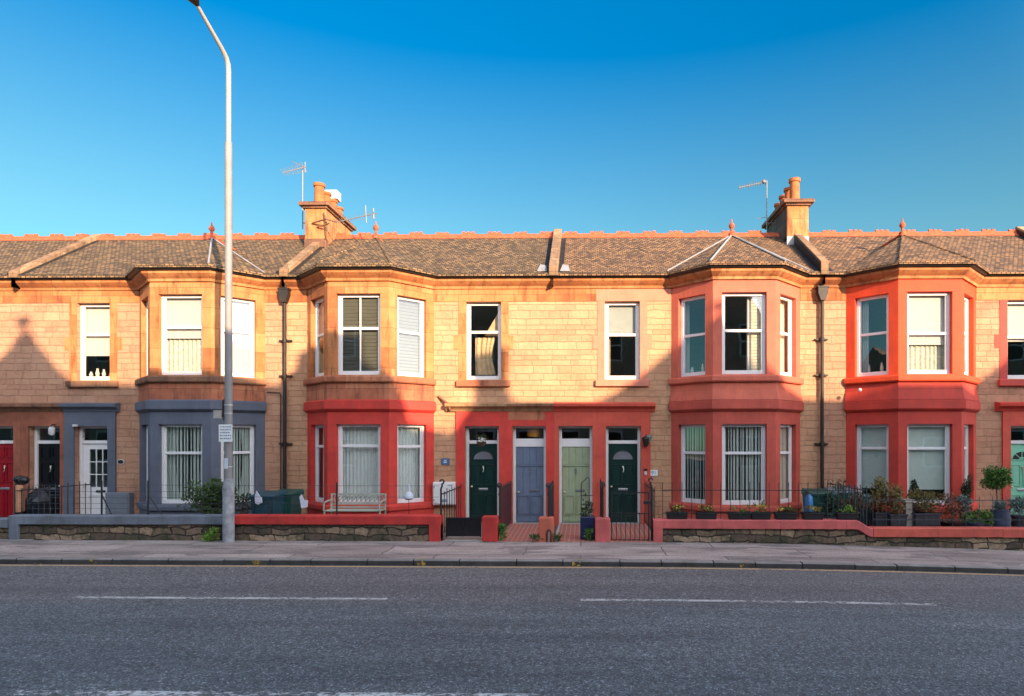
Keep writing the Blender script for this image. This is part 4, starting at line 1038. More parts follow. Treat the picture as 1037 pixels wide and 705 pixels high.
t = thing('porch_lamp', 'white glass porch lamp hanging above the black door', 'wall lamp', (x, -0.05, z))
obj('shade', MB().lathe(x, -0.17, [(0.05, z - 0.13), (0.075, z - 0.08), (0.075, z + 0.06), (0.05, z + 0.1)], 12), 'blind_white', t, smooth=True)
obj('bracket', MB().tube([(x, -0.17, z + 0.1), (x, -0.17, z + 0.16), (x, -0.05, z + 0.16)], 0.014, 6), 'black_iron', t)
x, z = X(77, -0.1), Z(431)
t = thing('security_camera', 'small white camera at the top left corner of the white door', 'camera', (x, -0.05, z))
obj('camera_body', MB().box(x - 0.06, x + 0.05, -0.16, -0.09, z - 0.03, z + 0.03), 'blind_white', t, bevel=0.01)
obj('bracket', MB().box(x - 0.02, x + 0.02, -0.09, -0.051, z - 0.015, z + 0.015), 'blind_white', t)
# orange lamp inside the blue door's fanlight
x, z = X(541, 0.45), Z(438.5, 0.45)
t = thing('ceiling_lamp', 'orange lampshade seen through the fanlight above the blue door', 'lamp', (x, 0.45, z))
obj('shade', MB().lathe(x, 0.45, [(0.12, z + 0.14), (0.19, z + 0.09), (0.20, z - 0.04), (0.18, z - 0.11)], 16), 'orange_shade', t, smooth=True)
obj('cord', MB().tube([(x, 0.45, z + 0.14), (x, 0.45, 3.19)], 0.008, 5), 'black_iron', t)

# ------------------------------------------------------------------ foliage helpers
def leaves(mb, cx, cy, cz, rx, ry, rz, n, size, rnd, shell=0.55, up=0.2, long=1.7):
    for _ in range(n):
        while True:
            a, b, c = rnd.uniform(-1, 1), rnd.uniform(-1, 1), rnd.uniform(-1, 1)
            d = math.sqrt(a * a + b * b + c * c)
            if shell * rnd.random() < d <= 1: break
        p = Vector((cx + a * rx, cy + b * ry, cz + c * rz))
        u = Vector((a + rnd.uniform(-.8, .8), b + rnd.uniform(-.8, .8), c + up + rnd.uniform(-.8, .8))).normalized()
        w = u.cross(Vector((rnd.uniform(-1, 1), rnd.uniform(-1, 1), rnd.uniform(-1, 1)))).normalized()
        s = size * rnd.uniform(0.6, 1.3)
        nrm = u.cross(w) * s * 0.15
        mb.quad(p, p + u * s * long * 0.5 + w * s * 0.42 + nrm, p + u * s * long, p + u * s * long * 0.5 - w * s * 0.42 + nrm)
def clumps(cx, cy, cz, rx, ry, rz, n, k, size, seed, **kw):
    rnd = random.Random(seed); mb = MB()
    for i in range(k):
        a = rnd.uniform(0, 6.28); r_ = math.sqrt(rnd.random()) * 0.75; c = rnd.uniform(-0.7, 0.75)
        q = rnd.uniform(0.28, 0.48)
        leaves(mb, cx + rx * r_ * math.cos(a), cy + ry * r_ * math.sin(a), cz + rz * c, rx * q, ry * q, rz * q, n // k, size, rnd, **kw)
    return mb
def stems(x, y, z0, z1, spread, n, r_, seed):
    rnd = random.Random(seed); mb = MB()
    for _ in range(n):
        a = rnd.uniform(0, 6.28); s = spread * rnd.uniform(0.3, 1)
        mb.tube([(x, y, z0), (x + s * 0.3 * math.cos(a), y + s * 0.3 * math.sin(a), (z0 + z1) / 2), (x + s * math.cos(a), y + s * math.sin(a), z1)], r_, 5, r_ * 0.4)
    return mb

# hanging basket by the dark green door
x, z = X(487.5, -0.25), Z(448.5, -0.25)
t = thing('hanging_basket', 'small hanging basket of yellow and white flowers above dark green door', 'flower basket', (x, -0.25, z))
obj('basket', MB().lathe(x, -0.25, [(0.05, z - 0.10), (0.10, z - 0.06), (0.135, z + 0.02), (0.12, z + 0.03)], 14), 'wicker', t, smooth=True)
obj('foliage', clumps(x - 0.02, -0.25, z + 0.10, 0.16, 0.12, 0.10, 160, 6, 0.03, 5), 'leaf_mid', t)
obj('flowers', clumps(x + 0.04, -0.29, z + 0.08, 0.12, 0.08, 0.06, 60, 4, 0.035, 6), 'flower_white', t)
obj('chain', MB().tube([(x - 0.11, -0.25, z + 0.03), (x, -0.25, z + 0.36)], 0.004, 4).tube([(x + 0.11, -0.25, z + 0.03), (x, -0.25, z + 0.36)], 0.004, 4).tube([(x, -0.25, z + 0.36), (x, -0.052, z + 0.38)], 0.008, 5), 'black_iron', t)

# ------------------------------------------------------------------ aerials
def yagi(mb, A, B, n, el):
    A, B = Vector(A), Vector(B); d = (B - A).normalized()
    s = Vector((0, 1, 0)).cross(d).normalized() if abs(d.y) < 0.9 else Vector((1, 0, 0))
    s = (s * 0.75 + Vector((0, 1, 0)) * 0.65).normalized()
    mb.tube([A, B], 0.014, 6)
    for i in range(n):
        c = A + (B - A) * ((i + 0.3) / n); L = el * (0.65 + 0.35 * i / n)
        mb.tube([c - s * L, c + s * L], 0.011, 4)
def Pt(px, py, Y): return (X(px, Y), Y, Z(py, Y, px))
YA = 2.2
a = Pt(306.5, 168, YA); base = Pt(306.5, 232, YA)
t = thing('tv_aerial', 'television aerial on a tall mast left of the left chimney', 'aerial', base)
obj('mast', MB().tube([base, a], 0.018, 8).tube([Pt(306.5, 212, YA), Pt(312, 212, YA)], 0.014, 6).tube([Pt(306.5, 226, YA), Pt(312, 226, YA)], 0.014, 6), 'aerial_metal', t)
q = MB(); yagi(q, Pt(286, 175, YA - 0.3), Pt(310, 169, YA), 9, 0.17)
q.tube([Pt(309, 164, YA), Pt(309, 175, YA)], 0.01, 5).tube([Pt(296, 164, YA), Pt(310, 170, YA)], 0.01, 5)
obj('antenna', q, 'aerial_metal', t)
YB = 1.45
a, b = Pt(341, 225, YB), Pt(382, 216, YB)
t = thing('tv_aerial', 'television aerial pointing right, bracketed to the front of the left chimney', 'aerial', a)
q = MB(); yagi(q, a, b, 9, 0.13); q.tube([Pt(370, 208, YB), Pt(371, 226, YB)], 0.016, 5).tube([Pt(378, 211, YB), Pt(378.5, 222, YB)], 0.02, 5)
obj('antenna', q, 'aerial_metal', t)
obj('bracket', MB().tube([Pt(316, 226, 1.72), Pt(330, 222, YB), a], 0.025, 6).tube([Pt(321, 230, 1.72), Pt(334, 226, YB)], 0.02, 6).tube([Pt(328, 216, 1.73), Pt(333, 236, YB)], 0.03, 6), 'sandstone_stained', t)
YC = 2.9
a, base = Pt(776.5, 183, YC), Pt(776.5, 233, YC)
t = thing('tv_aerial', 'slim television aerial on a mast beside the right chimney', 'aerial', base)
obj('mast', MB().tube([base, a], 0.018, 8).tube([Pt(776.5, 226, YC), (BX[3] - 0.33, YC, Z(226, YC, 776))], 0.013, 6), 'aerial_metal', t)
q = MB(); yagi(q, Pt(748, 190, YC - 0.2), Pt(777, 184, YC), 12, 0.09); q.tube([Pt(766, 221.5, YC), Pt(777, 220, YC)], 0.01, 5); q.sphere(*Pt(773.5, 184, YC - 0.05), 0.06)
obj('antenna', q, 'aerial_metal', t)

# ------------------------------------------------------------------ ground, road, pavement
XS = [-160, -80, -40, -25] + [-20 + i for i in range(0, 41)] + [25, 30, 40, 80, 160]
def strip(name, y0, y1, dz, mat, xs=XS, th=0, label=None):
    q = MB()
    for a, b in zip(xs, xs[1:]):
        q.quad((a, y0, g(a) + dz), (b, y0, g(b) + dz), (b, y1, g(b) + dz), (a, y1, g(a) + dz))
        if th: q.quad((a, y0, g(a) + dz), (b, y0, g(b) + dz), (b, y0, g(b) + dz - th), (a, y0, g(a) + dz - th))
    me = obj(name, q, mat); return me
YW, YK, YR = -2.60, -4.70, -4.86
tag(obj('ground', MB().quad((-700, -700, -0.75), (700, -700, -0.75), (700, 700, -0.75), (-700, 700, -0.75)), 'grass_far'), kind='structure')
tag(strip('road', -13.2, YR, -0.11, 'asphalt'), kind='structure')
tag(strip('pavement', YK, YW + 0.1, 0.0, 'pavement'), kind='structure')
tag(strip('pavement_opposite', -17.9, -13.36, 0.0, 'pavement', th=0.2), kind='structure')
q = MB(); rnd = random.Random(3); a = -34.0
while a < 34:
    L = rnd.choice([0.8, 0.9, 0.9, 1.0, 1.1]); za, zb = g(a), g(a + L); dz = rnd.uniform(-0.006, 0.006)
    n = len(q.v); x_, x2 = a + 0.008, a + L - 0.008
    q.v += [(x_, YR, za - 0.3), (x_, YR, za - 0.02 + dz), (x_, YR + 0.025, za + 0.002 + dz), (x_, YK + 0.002, za + 0.004 + dz), (x_, YK + 0.002, za - 0.3),
            (x2, YR, zb - 0.3), (x2, YR, zb - 0.02 + dz), (x2, YR + 0.025, zb + 0.002 + dz), (x2, YK + 0.002, zb + 0.004 + dz), (x2, YK + 0.002, zb - 0.3)]
    q.f += [(n, n + 1, n + 2, n + 3, n + 4), (n + 9, n + 8, n + 7, n + 6, n + 5)] + [tuple(n + j for j in (i, (i + 1) % 5, (i + 1) % 5 + 5, i + 5)) for i in range(5)]
    a += L
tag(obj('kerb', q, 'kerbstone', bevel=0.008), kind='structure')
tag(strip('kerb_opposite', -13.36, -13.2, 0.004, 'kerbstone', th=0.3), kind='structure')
tag(strip('garden_ground', YW + 0.1, 0.0, 0, 'garden_gravel', xs=[-25, 25]), kind='structure')
for o in [bpy.data.objects['garden_ground']]:
    for v in o.data.vertices: v.co.z = 0.012
# road markings
def mark(name, x0, x1, y0, y1, mat, n=8, dz=-0.106):
    q = MB()
    for i in range(n):
        a, b = x0 + (x1 - x0) * i / n, x0 + (x1 - x0) * (i + 1) / n
        q.quad((a, y0, g(a) + dz), (b, y0, g(b) + dz), (b, y1, g(b) + dz), (a, y1, g(a) + dz))
    return tag(obj(name, q, mat), kind='structure')
def yz(py, dz=-0.11):                       # depth of a road point at image row py (x near 0)
    return CAMY + (EYE - dz) * FPX / (py - CY)
yc = yz(607.6)
for pa, pb in ((75, 392), (588, 947), (-420, -130), (1160, 1500)):
    mark('centre_line', X(pa, yc), X(pb, yc), yc - 0.055, yc + 0.055, 'mark_white', 12)
mark('road_seam', -30, 30, yc - 0.20, yc - 0.17, 'mark_seam', 60, -0.1065)
mark('yellow_line', -34, 34, YR - 0.17, YR - 0.07, 'mark_yellow', 68)
yn = yz(705.8)
for pa, pb in ((12, 545), (1028, 1560)):
    mark('lane_line', X(pa, yn), X(pb, yn), yn - 0.06, yn + 0.06, 'mark_near', 10)
for i, px in enumerate((93, 258, 425, 582, 752, 912, -70, 1080)):
    x = X(px, YR); q = MB()
    for dx in (-0.05, 0.04):
        z_ = g(x + dx)
        q.quad((x + dx, YR - 0.012, z_ - 0.10), (x + dx + 0.07, YR - 0.012, z_ - 0.10), (x + dx + 0.07, YR - 0.006, z_ - 0.01), (x + dx, YR - 0.006, z_ - 0.01))
        q.quad((x + dx, YR - 0.004, z_ + 0.014), (x + dx + 0.07, YR - 0.004, z_ + 0.014), (x + dx + 0.09, YK - 0.01, z_ + 0.014), (x + dx + 0.02, YK - 0.01, z_ + 0.014))
    tag(obj('kerb_marking', q, 'mark_blip'), kind='structure')

q = MB(); rnd = random.Random(77)
for i in range(420):
    x = rnd.uniform(-14, 14); near = rnd.random() < 0.55
    y = (YR - abs(rnd.gauss(0.02, 0.05)) - 0.01) if near else (YW - 0.03 - abs(rnd.gauss(0, 0.05)))
    z_ = g(x) + (-0.104 if near else 0.004); a = rnd.uniform(0, 6.28); L = rnd.uniform(0.012, 0.035)
    q.quad((x, y, z_), (x + L * math.cos(a), y + L * math.sin(a), z_ + 0.008), (x + L * 1.2 * math.cos(a + .5), y + L * 1.2 * math.sin(a + .5), z_ + 0.012), (x + L * math.cos(a + 1), y + L * math.sin(a + 1), z_ + 0.004))
tag(obj('leaf_litter', q, 'leaf_olive'), kind='stuff')
# ------------------------------------------------------------------ paths
def path_slab(pxa, pxb, mat, name='garden_path', zt=0.075):
    x0, x1 = X(pxa, -0.2), X(pxb, -0.2); a0, a1 = X(pxa - 4, YW), X(pxb + 3, YW)
    a0, a1 = x0, x1
    q = MB(); zf = g((a0 + a1) / 2) + 0.012
    n = 0; q.v += [(a0, YW - 0.03, -0.3), (a1, YW - 0.03, -0.3), (x1, -0.05, -0.3), (x0, -0.05, -0.3), (a0, YW - 0.03, zf), (a1, YW - 0.03, zf), (x1, -0.05, zt), (x0, -0.05, zt)]
    q.f += [(0, 1, 2, 3), (4, 5, 6, 7), (0, 1, 5, 4), (1, 2, 6, 5), (2, 3, 7, 6), (3, 0, 4, 7)]
    tag(obj(name, q, mat), kind='structure')
path_slab(469, 508, 'concrete'); path_slab(516, 553, 'path_tiles'); path_slab(568, 601, 'path_tiles'); path_slab(612, 655, 'path_tiles')
path_slab(28, 110, 'concrete'); path_slab(1015, 1062, 'concrete')
for a, b in ((513.5, 516), (601, 603), (565.5, 568)):
    x0, x1 = X(a, -0.2), X(b, -0.2)
    tag(obj('path_edge', MB().poly_z([(x0, YW), (x1, YW), (x1, -0.1), (x0, -0.1)], -0.2, 0.10), 'concrete', bevel=0.01), kind='structure')

# ------------------------------------------------------------------ garden walls
YM = YW + 0.14
def gwall(px0, px1, mat, label, ztl, pier0=None, pier1=None, ztr=None, step=None, cth=0.20, joints=1.6):
    x0, x1 = X(px0, YW), X(px1, YW)
    t = thing('garden_wall', label, 'garden wall', ((x0 + x1) / 2, YM, 0))
    zs = lambda x: ztl
    if step:
        sa, sb, dz = X(step[0], YW), X(step[1], YW), step[2]
        def zs(x):
            if x <= sa: return ztl
            if x >= sb: return ztl - dz
            u = (x - sa) / (sb - sa); return ztl - dz * (3 * u * u - 2 * u ** 3)
    q = MB(); xs = [x0]; a = x0
    n = max(2, int((x1 - x0) / 0.35))
    rnd = random.Random(int(px0) + 999)
    xs = [x0 + (x1 - x0) * i / n for i in range(n + 1)]
    if step: xs = sorted(set(xs + [X(p_, YW) for p_ in range(step[0], step[1] + 1, 2)]))
    base = len(q.v)
    for x in xs:
        j = rnd.uniform(-0.012, 0.012)
        q.v += [(x, YW + 0.03 + j, -0.5), (x, YW + 0.03 + j, zs(x) - cth), (x, YW + 0.26, zs(x) - cth), (x, YW + 0.26, -0.5)]
    for i in range(len(xs) - 1):
        for j in range(4):
            k = (j + 1) % 4; q.f.append((base + 4 * i + j, base + 4 * i + k, base + 4 * (i + 1) + k, base + 4 * (i + 1) + j))
    q.f += [(0, 1, 2, 3), tuple(base + 4 * (len(xs) - 1) + j for j in (3, 2, 1, 0))]
    obj('stone_courses', q, 'rubble', t)
    # coping stones with joints
    c = MB(); m = 0
    cx_ = x0
    while cx_ < x1 - 0.01:
        L = min(joints * rnd.uniform(0.8, 1.2), x1 - cx_)
        if x1 - (cx_ + L) < 0.5: L = x1 - cx_
        pts = [cx_ + 0.003] + [x for x in xs if cx_ + 0.05 < x < cx_ + L - 0.05] + [cx_ + L - 0.003]
        b0 = len(c.v); dj = rnd.uniform(-0.005, 0.005)
        for x in pts:
            zt = zs(x) + dj
            c.v += [(x, YW - 0.03, zt - cth), (x, YW - 0.03, zt - 0.02), (x, YW + 0.0, zt), (x, YW + 0.28, zt), (x, YW + 0.31, zt - 0.02), (x, YW + 0.31, zt - cth)]
        for i in range(len(pts) - 1):
            for j in range(6):
                k = (j + 1) % 6; c.f.append((b0 + 6 * i + j, b0 + 6 * i + k, b0 + 6 * (i + 1) + k, b0 + 6 * (i + 1) + j))
        c.f += [tuple(b0 + j for j in range(6)), tuple(b0 + 6 * (len(pts) - 1) + j for j in range(5, -1, -1))]
        cx_ += L
    obj('coping', c, mat, t)
    for pr in (pier0, pier1):
        if pr:
            a, b = X(pr[0], YW), X(pr[1], YW)
            obj('end_pier', MB().box(a, b, YW - 0.028, YW + 0.30, -0.4, zs(a) - cth + 0.01), mat, t, bevel=0.012)
    return t
gwall(9.5, 235, 'coping_blue', 'rubble garden wall with slate blue coping, in front of the blue bay', 0.585, pier0=(9.5, 19))
gwall(-300, 8.8, 'coping_blue', 'lower grey-coped garden wall at the far left edge', 0.50)
gwall(235.4, 446, 'coping_red', 'rubble garden wall with bright red coping, behind the street lamp', 0.595, pier1=(434.5, 446))
gwall(661.5, 884, 'coping_salmon', 'long rubble garden wall with salmon coping that curves down at its right end', 0.51, pier0=(661.5, 671), step=(866, 884, 0.18))
gwall(884.4, 1250, 'coping_coral', 'low rubble garden wall with coral coping under the potted plants', 0.33)
def pier(pa, pb, py0, mat, label):
    a, b = X(pa, YW), X(pb, YW); x = (a + b) / 2; zt = Z(py0, YW)
    o = obj('gate_pier', MB().box(a, b, YW - 0.03, YW + 0.30, -0.4, zt), mat, loc=(x, YM, 0), bevel=0.025)
    return tag(o, label, 'gate pier', 'low painted gate piers')
pier(488, 504, 523.5, 'coping_red', 'square bright red gate pier right of the black panel gate')
pier(545.5, 560.5, 524.5, 'pier_orange', 'orange painted gate pier between blue and sage doors, with a keyhole-shaped mark')
pier(602.6, 618, 525, 'coping_salmon', 'salmon pink gate pier left of the barred iron gate')
# boot scraper arch on the orange pier
x = X(556, YW)
t = thing('boot_scraper', 'small dark iron boot scraper in front of the orange pier', 'boot scraper', (x, YW - 0.1, 0))
obj('hoop', MB().tube([(x - 0.05, YW - 0.06, g(x)), (x - 0.05, YW - 0.06, 0.2), (x - 0.03, YW - 0.06, 0.27), (x, YW - 0.06, 0.29), (x + 0.03, YW - 0.06, 0.27), (x + 0.05, YW - 0.06, 0.2), (x + 0.05, YW - 0.06, g(x))], 0.014, 6), 'black_iron', t)
obj('blade', MB().box(x - 0.012, x + 0.012, YW - 0.07, YW - 0.05, g(x), 0.24), 'lead', t)

# ------------------------------------------------------------------ gates and railings
def curl(x, y, z, r_, s=1, rad=0.016, axis='x'):
    pts = []
    for i in range(15):
        a = -math.pi / 2 + i * math.pi * 1.55 / 14; rr = r_ * (1 - 0.35 * i / 14)
        dx = -s * (rr * math.cos(a)); dz = rr * math.sin(a) + r_
        pts.append((x + dx, y, z + dz) if axis == 'x' else (x, y + dx, z + dz))
    return MB().tube(pts, rad, 6)
def join(*ms):
    r = MB()
    for m in ms:
        n = len(r.v); r.v += m.v; r.f += [tuple(i + n for i in f) for f in m.f]
    return r
# black sheet gate
x0, x1 = X(451.5, YM), X(487.5, YM)
t = thing('panel_gate', 'low black sheet-metal gate between red wall end and red pier', 'gate', ((x0 + x1) / 2, YM, 0))
obj('panel', MB().box(x0, x1, YM - 0.015, YM + 0.015, 0.10, 0.53), 'door_black', t, bevel=0.004)
obj('gate_frame', MB().box(x0 - 0.0, x1, YM - 0.03, YM - 0.0151, 0.50, 0.54).box(x0, x0 + 0.03, YM - 0.03, YM - 0.0151, 0.09, 0.50).box(x1 - 0.03, x1, YM - 0.03, YM - 0.0151, 0.09, 0.50).box((x0 + x1) / 2 - 0.01, (x0 + x1) / 2 + 0.01, YM - 0.025, YM - 0.0151, 0.1, 0.5), 'bag_black', t)
# barred gate at 91
x0, x1 = X(619.5, YM), X(657, YM); zb, zt = -0.02, 1.12
t = thing('barred_gate', 'black iron gate of thin upright bars before the outer dark green door', 'gate', ((x0 + x1) / 2, YM, 0))
q = MB(); n = 8
for i in range(n + 1):
    a = x0 + (x1 - x0) * i / n; top = zt if i in (0, n) else 0.62 + 0.0 * i
    q.tube([(a, YM, zb), (a, YM, 0.66 if i not in (0, n) else zt)], 0.009 if i not in (0, n) else 0.014, 6)
obj('bars', q, 'black_iron', t)
obj('rails', MB().box(x0, x1, YM - 0.01, YM + 0.01, zb + 0.03, zb + 0.055).box(x0, x1, YM - 0.01, YM + 0.01, 0.62, 0.645).box(x0, x1, YM - 0.01, YM + 0.01, 1.10, 1.125), 'black_iron', t)
obj('latch', MB().box(x1 - 0.12, x1 + 0.03, YM - 0.04, YM + 0.02, 0.85, 0.93), 'black_iron', t, bevel=0.01)
# scrolled end posts
def scroll_post(px, s, z0, label, top=1.32):
    x = X(px, YM)
    o = obj('scroll_post', join(MB().tube([(x, YM, z0), (x, YM, top - 0.12), (x + 0.03 * s, YM, top - 0.06), (x + 0.02 * s, YM, top)], 0.022, 8), curl(x + 0.02 * s, YM, top - 0.01, 0.055, -s, 0.02), MB().box(x - 0.04, x + 0.04, YM - 0.04, YM + 0.04, z0, z0 + 0.05)), 'black_iron', loc=(x, YM, z0), smooth=True)
    return tag(o, label, 'iron post', 'scroll-topped iron posts')
scroll_post(446.5, 1, 0.0, 'black scroll-topped iron post at the right end of the red-coped wall')
scroll_post(660, -1, -0.05, 'black scroll-topped iron post at the left end of the salmon wall', 1.36)
# divider railings running from the piers back to the doors
def divider(px, label, top=1.22, mat='black_iron', ya=YM + 0.02, yb=-0.12, n=13, scroll=True, zb=0.12, front=None):
    x = X(px, YM)
    t = thing('divider_railing', label, 'railing', (x, YM, 0), 'railings dividing the paths')
    q = MB()
    for i in range(n + 1):
        y = ya + (yb - ya) * i / n
        q.tube([(x, y, zb), (x, y, top + (0.0 if i % 2 else 0.05))], 0.010, 6)
    obj('bars', q, mat, t)
    obj('top_rail', MB().box(x - 0.016, x + 0.016, ya, yb, top - 0.06, top - 0.04), mat, t)
    obj('bottom_rail', MB().box(x - 0.012, x + 0.012, ya, yb, zb + 0.04, zb + 0.06), mat, t)
    if scroll:
        p = join(MB().tube([(x, ya, 0.5), (x, ya, top + 0.05)], 0.02, 8), curl(x, ya, top, 0.06, 1, 0.016), curl(x, ya, top - 0.02, 0.05, -1, 0.014), curl(x, ya, top - 0.18, 0.03, 1, 0.01))
        obj('scroll_finial', p, mat, t, smooth=True)
    return t
divider(506, 'black iron railing beside the dark green door behind the red pier')
divider(555.5, 'black scrolled iron railing between the blue and sage doors')
divider(610.5, 'black scrolled iron railing right of the sage door behind the salmon pier', top=1.25)
divider(447, 'black iron railing between the meter box and the panel gate', scroll=False, n=8, top=1.12)
divider(663, 'black iron railing right of the barred gate beside the salmon bay', scroll=False, n=8, top=1.2)
divider(878, 'dark teal iron railing where the salmon coping curves down', mat='green_iron', top=1.22, scroll=False, n=14)
divider(14, 'dark iron railing behind the left end of the slate blue coping', top=1.18, scroll=False, n=12)
def railing(px0, px1, z0, z1, dx, mat, label, rails, r_=0.008, y=YM + 0.02, skip=()):
    x0, x1 = X(px0, y), X(px1, y)
    t = thing('front_railing', label, 'railing', ((x0 + x1) / 2, y, z0))
    n = max(1, int(round((x1 - x0) / dx))); q = MB(); rnd = random.Random(int(px0))
    for i in range(n + 1):
        a = x0 + (x1 - x0) * i / n
        q.tube([(a, y, z0), (a, y, z1 + (0.03 if i % 4 == 0 else 0))], r_, 6)
        q.lathe(a, y, [(r_ * 1.6, z1 - 0.0), (0.001, z1 + 0.05)], 5)
    obj('bars', q, mat, t)
    q = MB()
    for z_ in rails: q.box(x0, x1, y - 0.006, y + 0.006, z_ - 0.009, z_ + 0.009)
    obj('rails', q, mat, t)
    return t
railing(671, 838, 0.50, 1.32, 0.225, 'black_iron', 'row of slim black upright railings on the salmon coping', (1.17, 0.64), 0.008)
railing(838, 866, 0.50, 1.26, 0.12, 'green_iron', 'closely barred dark teal railings left of the curved coping', (1.17, 0.64), 0.009)
railing(884, 1250, 0.32, 1.0, 0.30, 'thin_iron', 'thin iron railings behind the coral coping among potted plants', (0.95, 0.5), 0.006)
def wire_fence(px0, px1, z0, z1, label, posts, wires, stays=()):
    y = YM + 0.05; x0, x1 = X(px0, y), X(px1, y)
    t = thing('wire_fence', label, 'wire fence', ((x0 + x1) / 2, y, z0))
    for p, h_ in posts:
        a = X(p, y); obj('post', MB().tube([(a, y, z0 - 0.02), (a, y, h_)], 0.020, 8), 'black_iron', t)
    for p, d in stays:
        a = X(p, y); obj('stay', MB().tube([(a, y, 1.05), (a + d, y + 0.05, z0 - 0.02)], 0.014, 6), 'black_iron', t)
    q = MB()
    for z_ in wires: q.tube([(x0, y, z_), (x1, y, z_)], 0.004, 5)
    obj('wires', q, 'thin_iron', t)
wire_fence(19, 235, 0.585, 1.30, 'thin wire fence with black stayed posts above slate blue coping', ((103, 1.38), (150, 1.38), (235, 1.3)), (1.27, 1.12, 0.98, 0.84, 0.72), ((103, 0.20), (150, 0.30)))
wire_fence(240, 444, 0.595, 1.30, 'thin wire fence above the bright red coping', ((341, 1.34), (272, 0.9)), (1.26, 1.0, 0.86))
railing(22, 62, 0.1, 1.2, 0.13, 'thin_iron', 'short dark railing in front of the black door', (1.16, 1.02), 0.008, y=-2.2)

# ------------------------------------------------------------------ street lamp
px_, yl = 231.5, YW - 0.17
xl = X(px_, yl)
t = thing('street_lamp', 'tall grey street lamp with angled arm standing before the garden wall', 'street lamp', (xl, yl, 0))
obj('base_column', MB().lathe(xl, yl, [(0.125, -0.1), (0.122, 1.30), (0.105, 1.38), (0.092, 1.45)], 20), 'pole_base', t, smooth=True)
obj('lower_shaft', MB().lathe(xl, yl, [(0.088, 1.40), (0.080, 4.6), (0.076, 9.05), (0.070, 9.1)], 20), 'pole_grey', t, smooth=True)
ztop = Z(58, yl); e = Vector((xl - 0.09, yl - 1.02, Z(58, yl) + 0.55))
pts = [Vector((xl, yl, 9.0)), Vector((xl, yl, ztop - 0.25)), Vector((xl, yl - 0.02, ztop - 0.10)), Vector((xl - 0.006, yl - 0.09, ztop + 0.02)), Vector((xl - 0.02, yl - 0.25, ztop + 0.13)), e]
obj('arm', MB().tube(pts, [0.056, 0.054, 0.054, 0.052, 0.048, 0.036], 14), 'pole_pale', t, smooth=True)
d = Vector((-0.06, -1, 0.32)).normalized(); lam = MB(); prof = [(0.0, 0.045), (0.06, 0.08), (0.18, 0.15), (0.45, 0.17), (0.66, 0.12), (0.72, 0.03)]
n0 = 0; side = d.cross(Vector((0, 0, 1))).normalized(); upv = side.cross(d).normalized()
for L, r_ in prof:
    for j in range(14):
        a = 2 * math.pi * j / 14; zz = math.sin(a); lam.v.append(tuple(e + d * L + side * r_ * math.cos(a) + upv * r_ * (0.6 if zz > 0 else 0.35) * zz))
for i in range(len(prof) - 1):
    for j in range(14):
        k = (j + 1) % 14; lam.f.append((i * 14 + j, i * 14 + k, (i + 1) * 14 + k, (i + 1) * 14 + j))
lam.f += [tuple(range(14)), tuple(range(5 * 14 + 13, 5 * 14 - 1, -1))]
lh = obj('lamp_head', lam, 'lamp_dark', t, smooth=True)
gb = MB(); c0 = e + d * 0.42 - upv * 0.055
gb.quad(*[c0 + d * a + side * b for a, b in ((-0.18, -0.10), (0.18, -0.09), (0.18, 0.09), (-0.18, 0.10))])
obj('lamp_glass', gb, 'lamp_glass', lh)
for z_ in (3.12, 2.93, 2.34, 1.72):
    obj('strap', MB().tube([(xl, yl, z_ - 0.012), (xl, yl, z_ + 0.012)], 0.092, 16), 'steel', t)
# parking sign, little box and stickers strapped to the lamp post
xs_ = X(228.7, yl - 0.1)
s_ = thing('parking_sign', 'white parking times plate with grey lettering strapped to the street lamp', 'sign', (xs_, yl - 0.1, 2.3))
z0, z1 = Z(447.5, yl), Z(430, yl)
obj('plate', MB().box(xs_ - 0.155, xs_ + 0.155, yl - 0.115, yl - 0.105, z0, z1), 'plaque_white', s_, bevel=0.004)
q = MB(); rnd = random.Random(4)
for i in range(5):
    zz = z1 - 0.05 - i * 0.066; a = xs_ - 0.125
    while a < xs_ + 0.11:
        w_ = rnd.uniform(0.015, 0.05); q.box(a, min(a + w_, xs_ + 0.13), yl - 0.1175, yl - 0.1151, zz - 0.014, zz + 0.014); a += w_ + 0.012
obj('lettering', q, 'ink_grey', s_)
x = X(221.5, yl); s_ = thing('junction_box', 'small beige box strapped left of the street lamp above the parking plate', 'box', (x, yl, 2.9))
obj('case', MB().box(x - 0.10, x + 0.09, yl - 0.05, yl + 0.05, Z(424, yl), Z(415.5, yl)), 'concrete', s_, bevel=0.01)
obj('clamp', MB().box(x + 0.09, xl - 0.05, yl - 0.02, yl + 0.02, Z(422, yl), Z(405, yl)).tube([(x + 0.13, yl, Z(426, yl)), (x + 0.13, yl, Z(404, yl))], 0.02, 8), 'lamp_dark', s_)
s_ = obj('sticker', MB().box(xl - 0.05, xl + 0.035, yl - 0.093, yl - 0.0885, Z(475, yl), Z(464, yl)).box(xl - 0.045, xl + 0.035, yl - 0.096, yl - 0.0935, Z(469, yl), Z(465, yl)), 'paper', loc=(xl, yl - 0.09, 2.0))
tag(s_, 'pale torn sticker on the street lamp shaft below the parking plate', 'sticker')

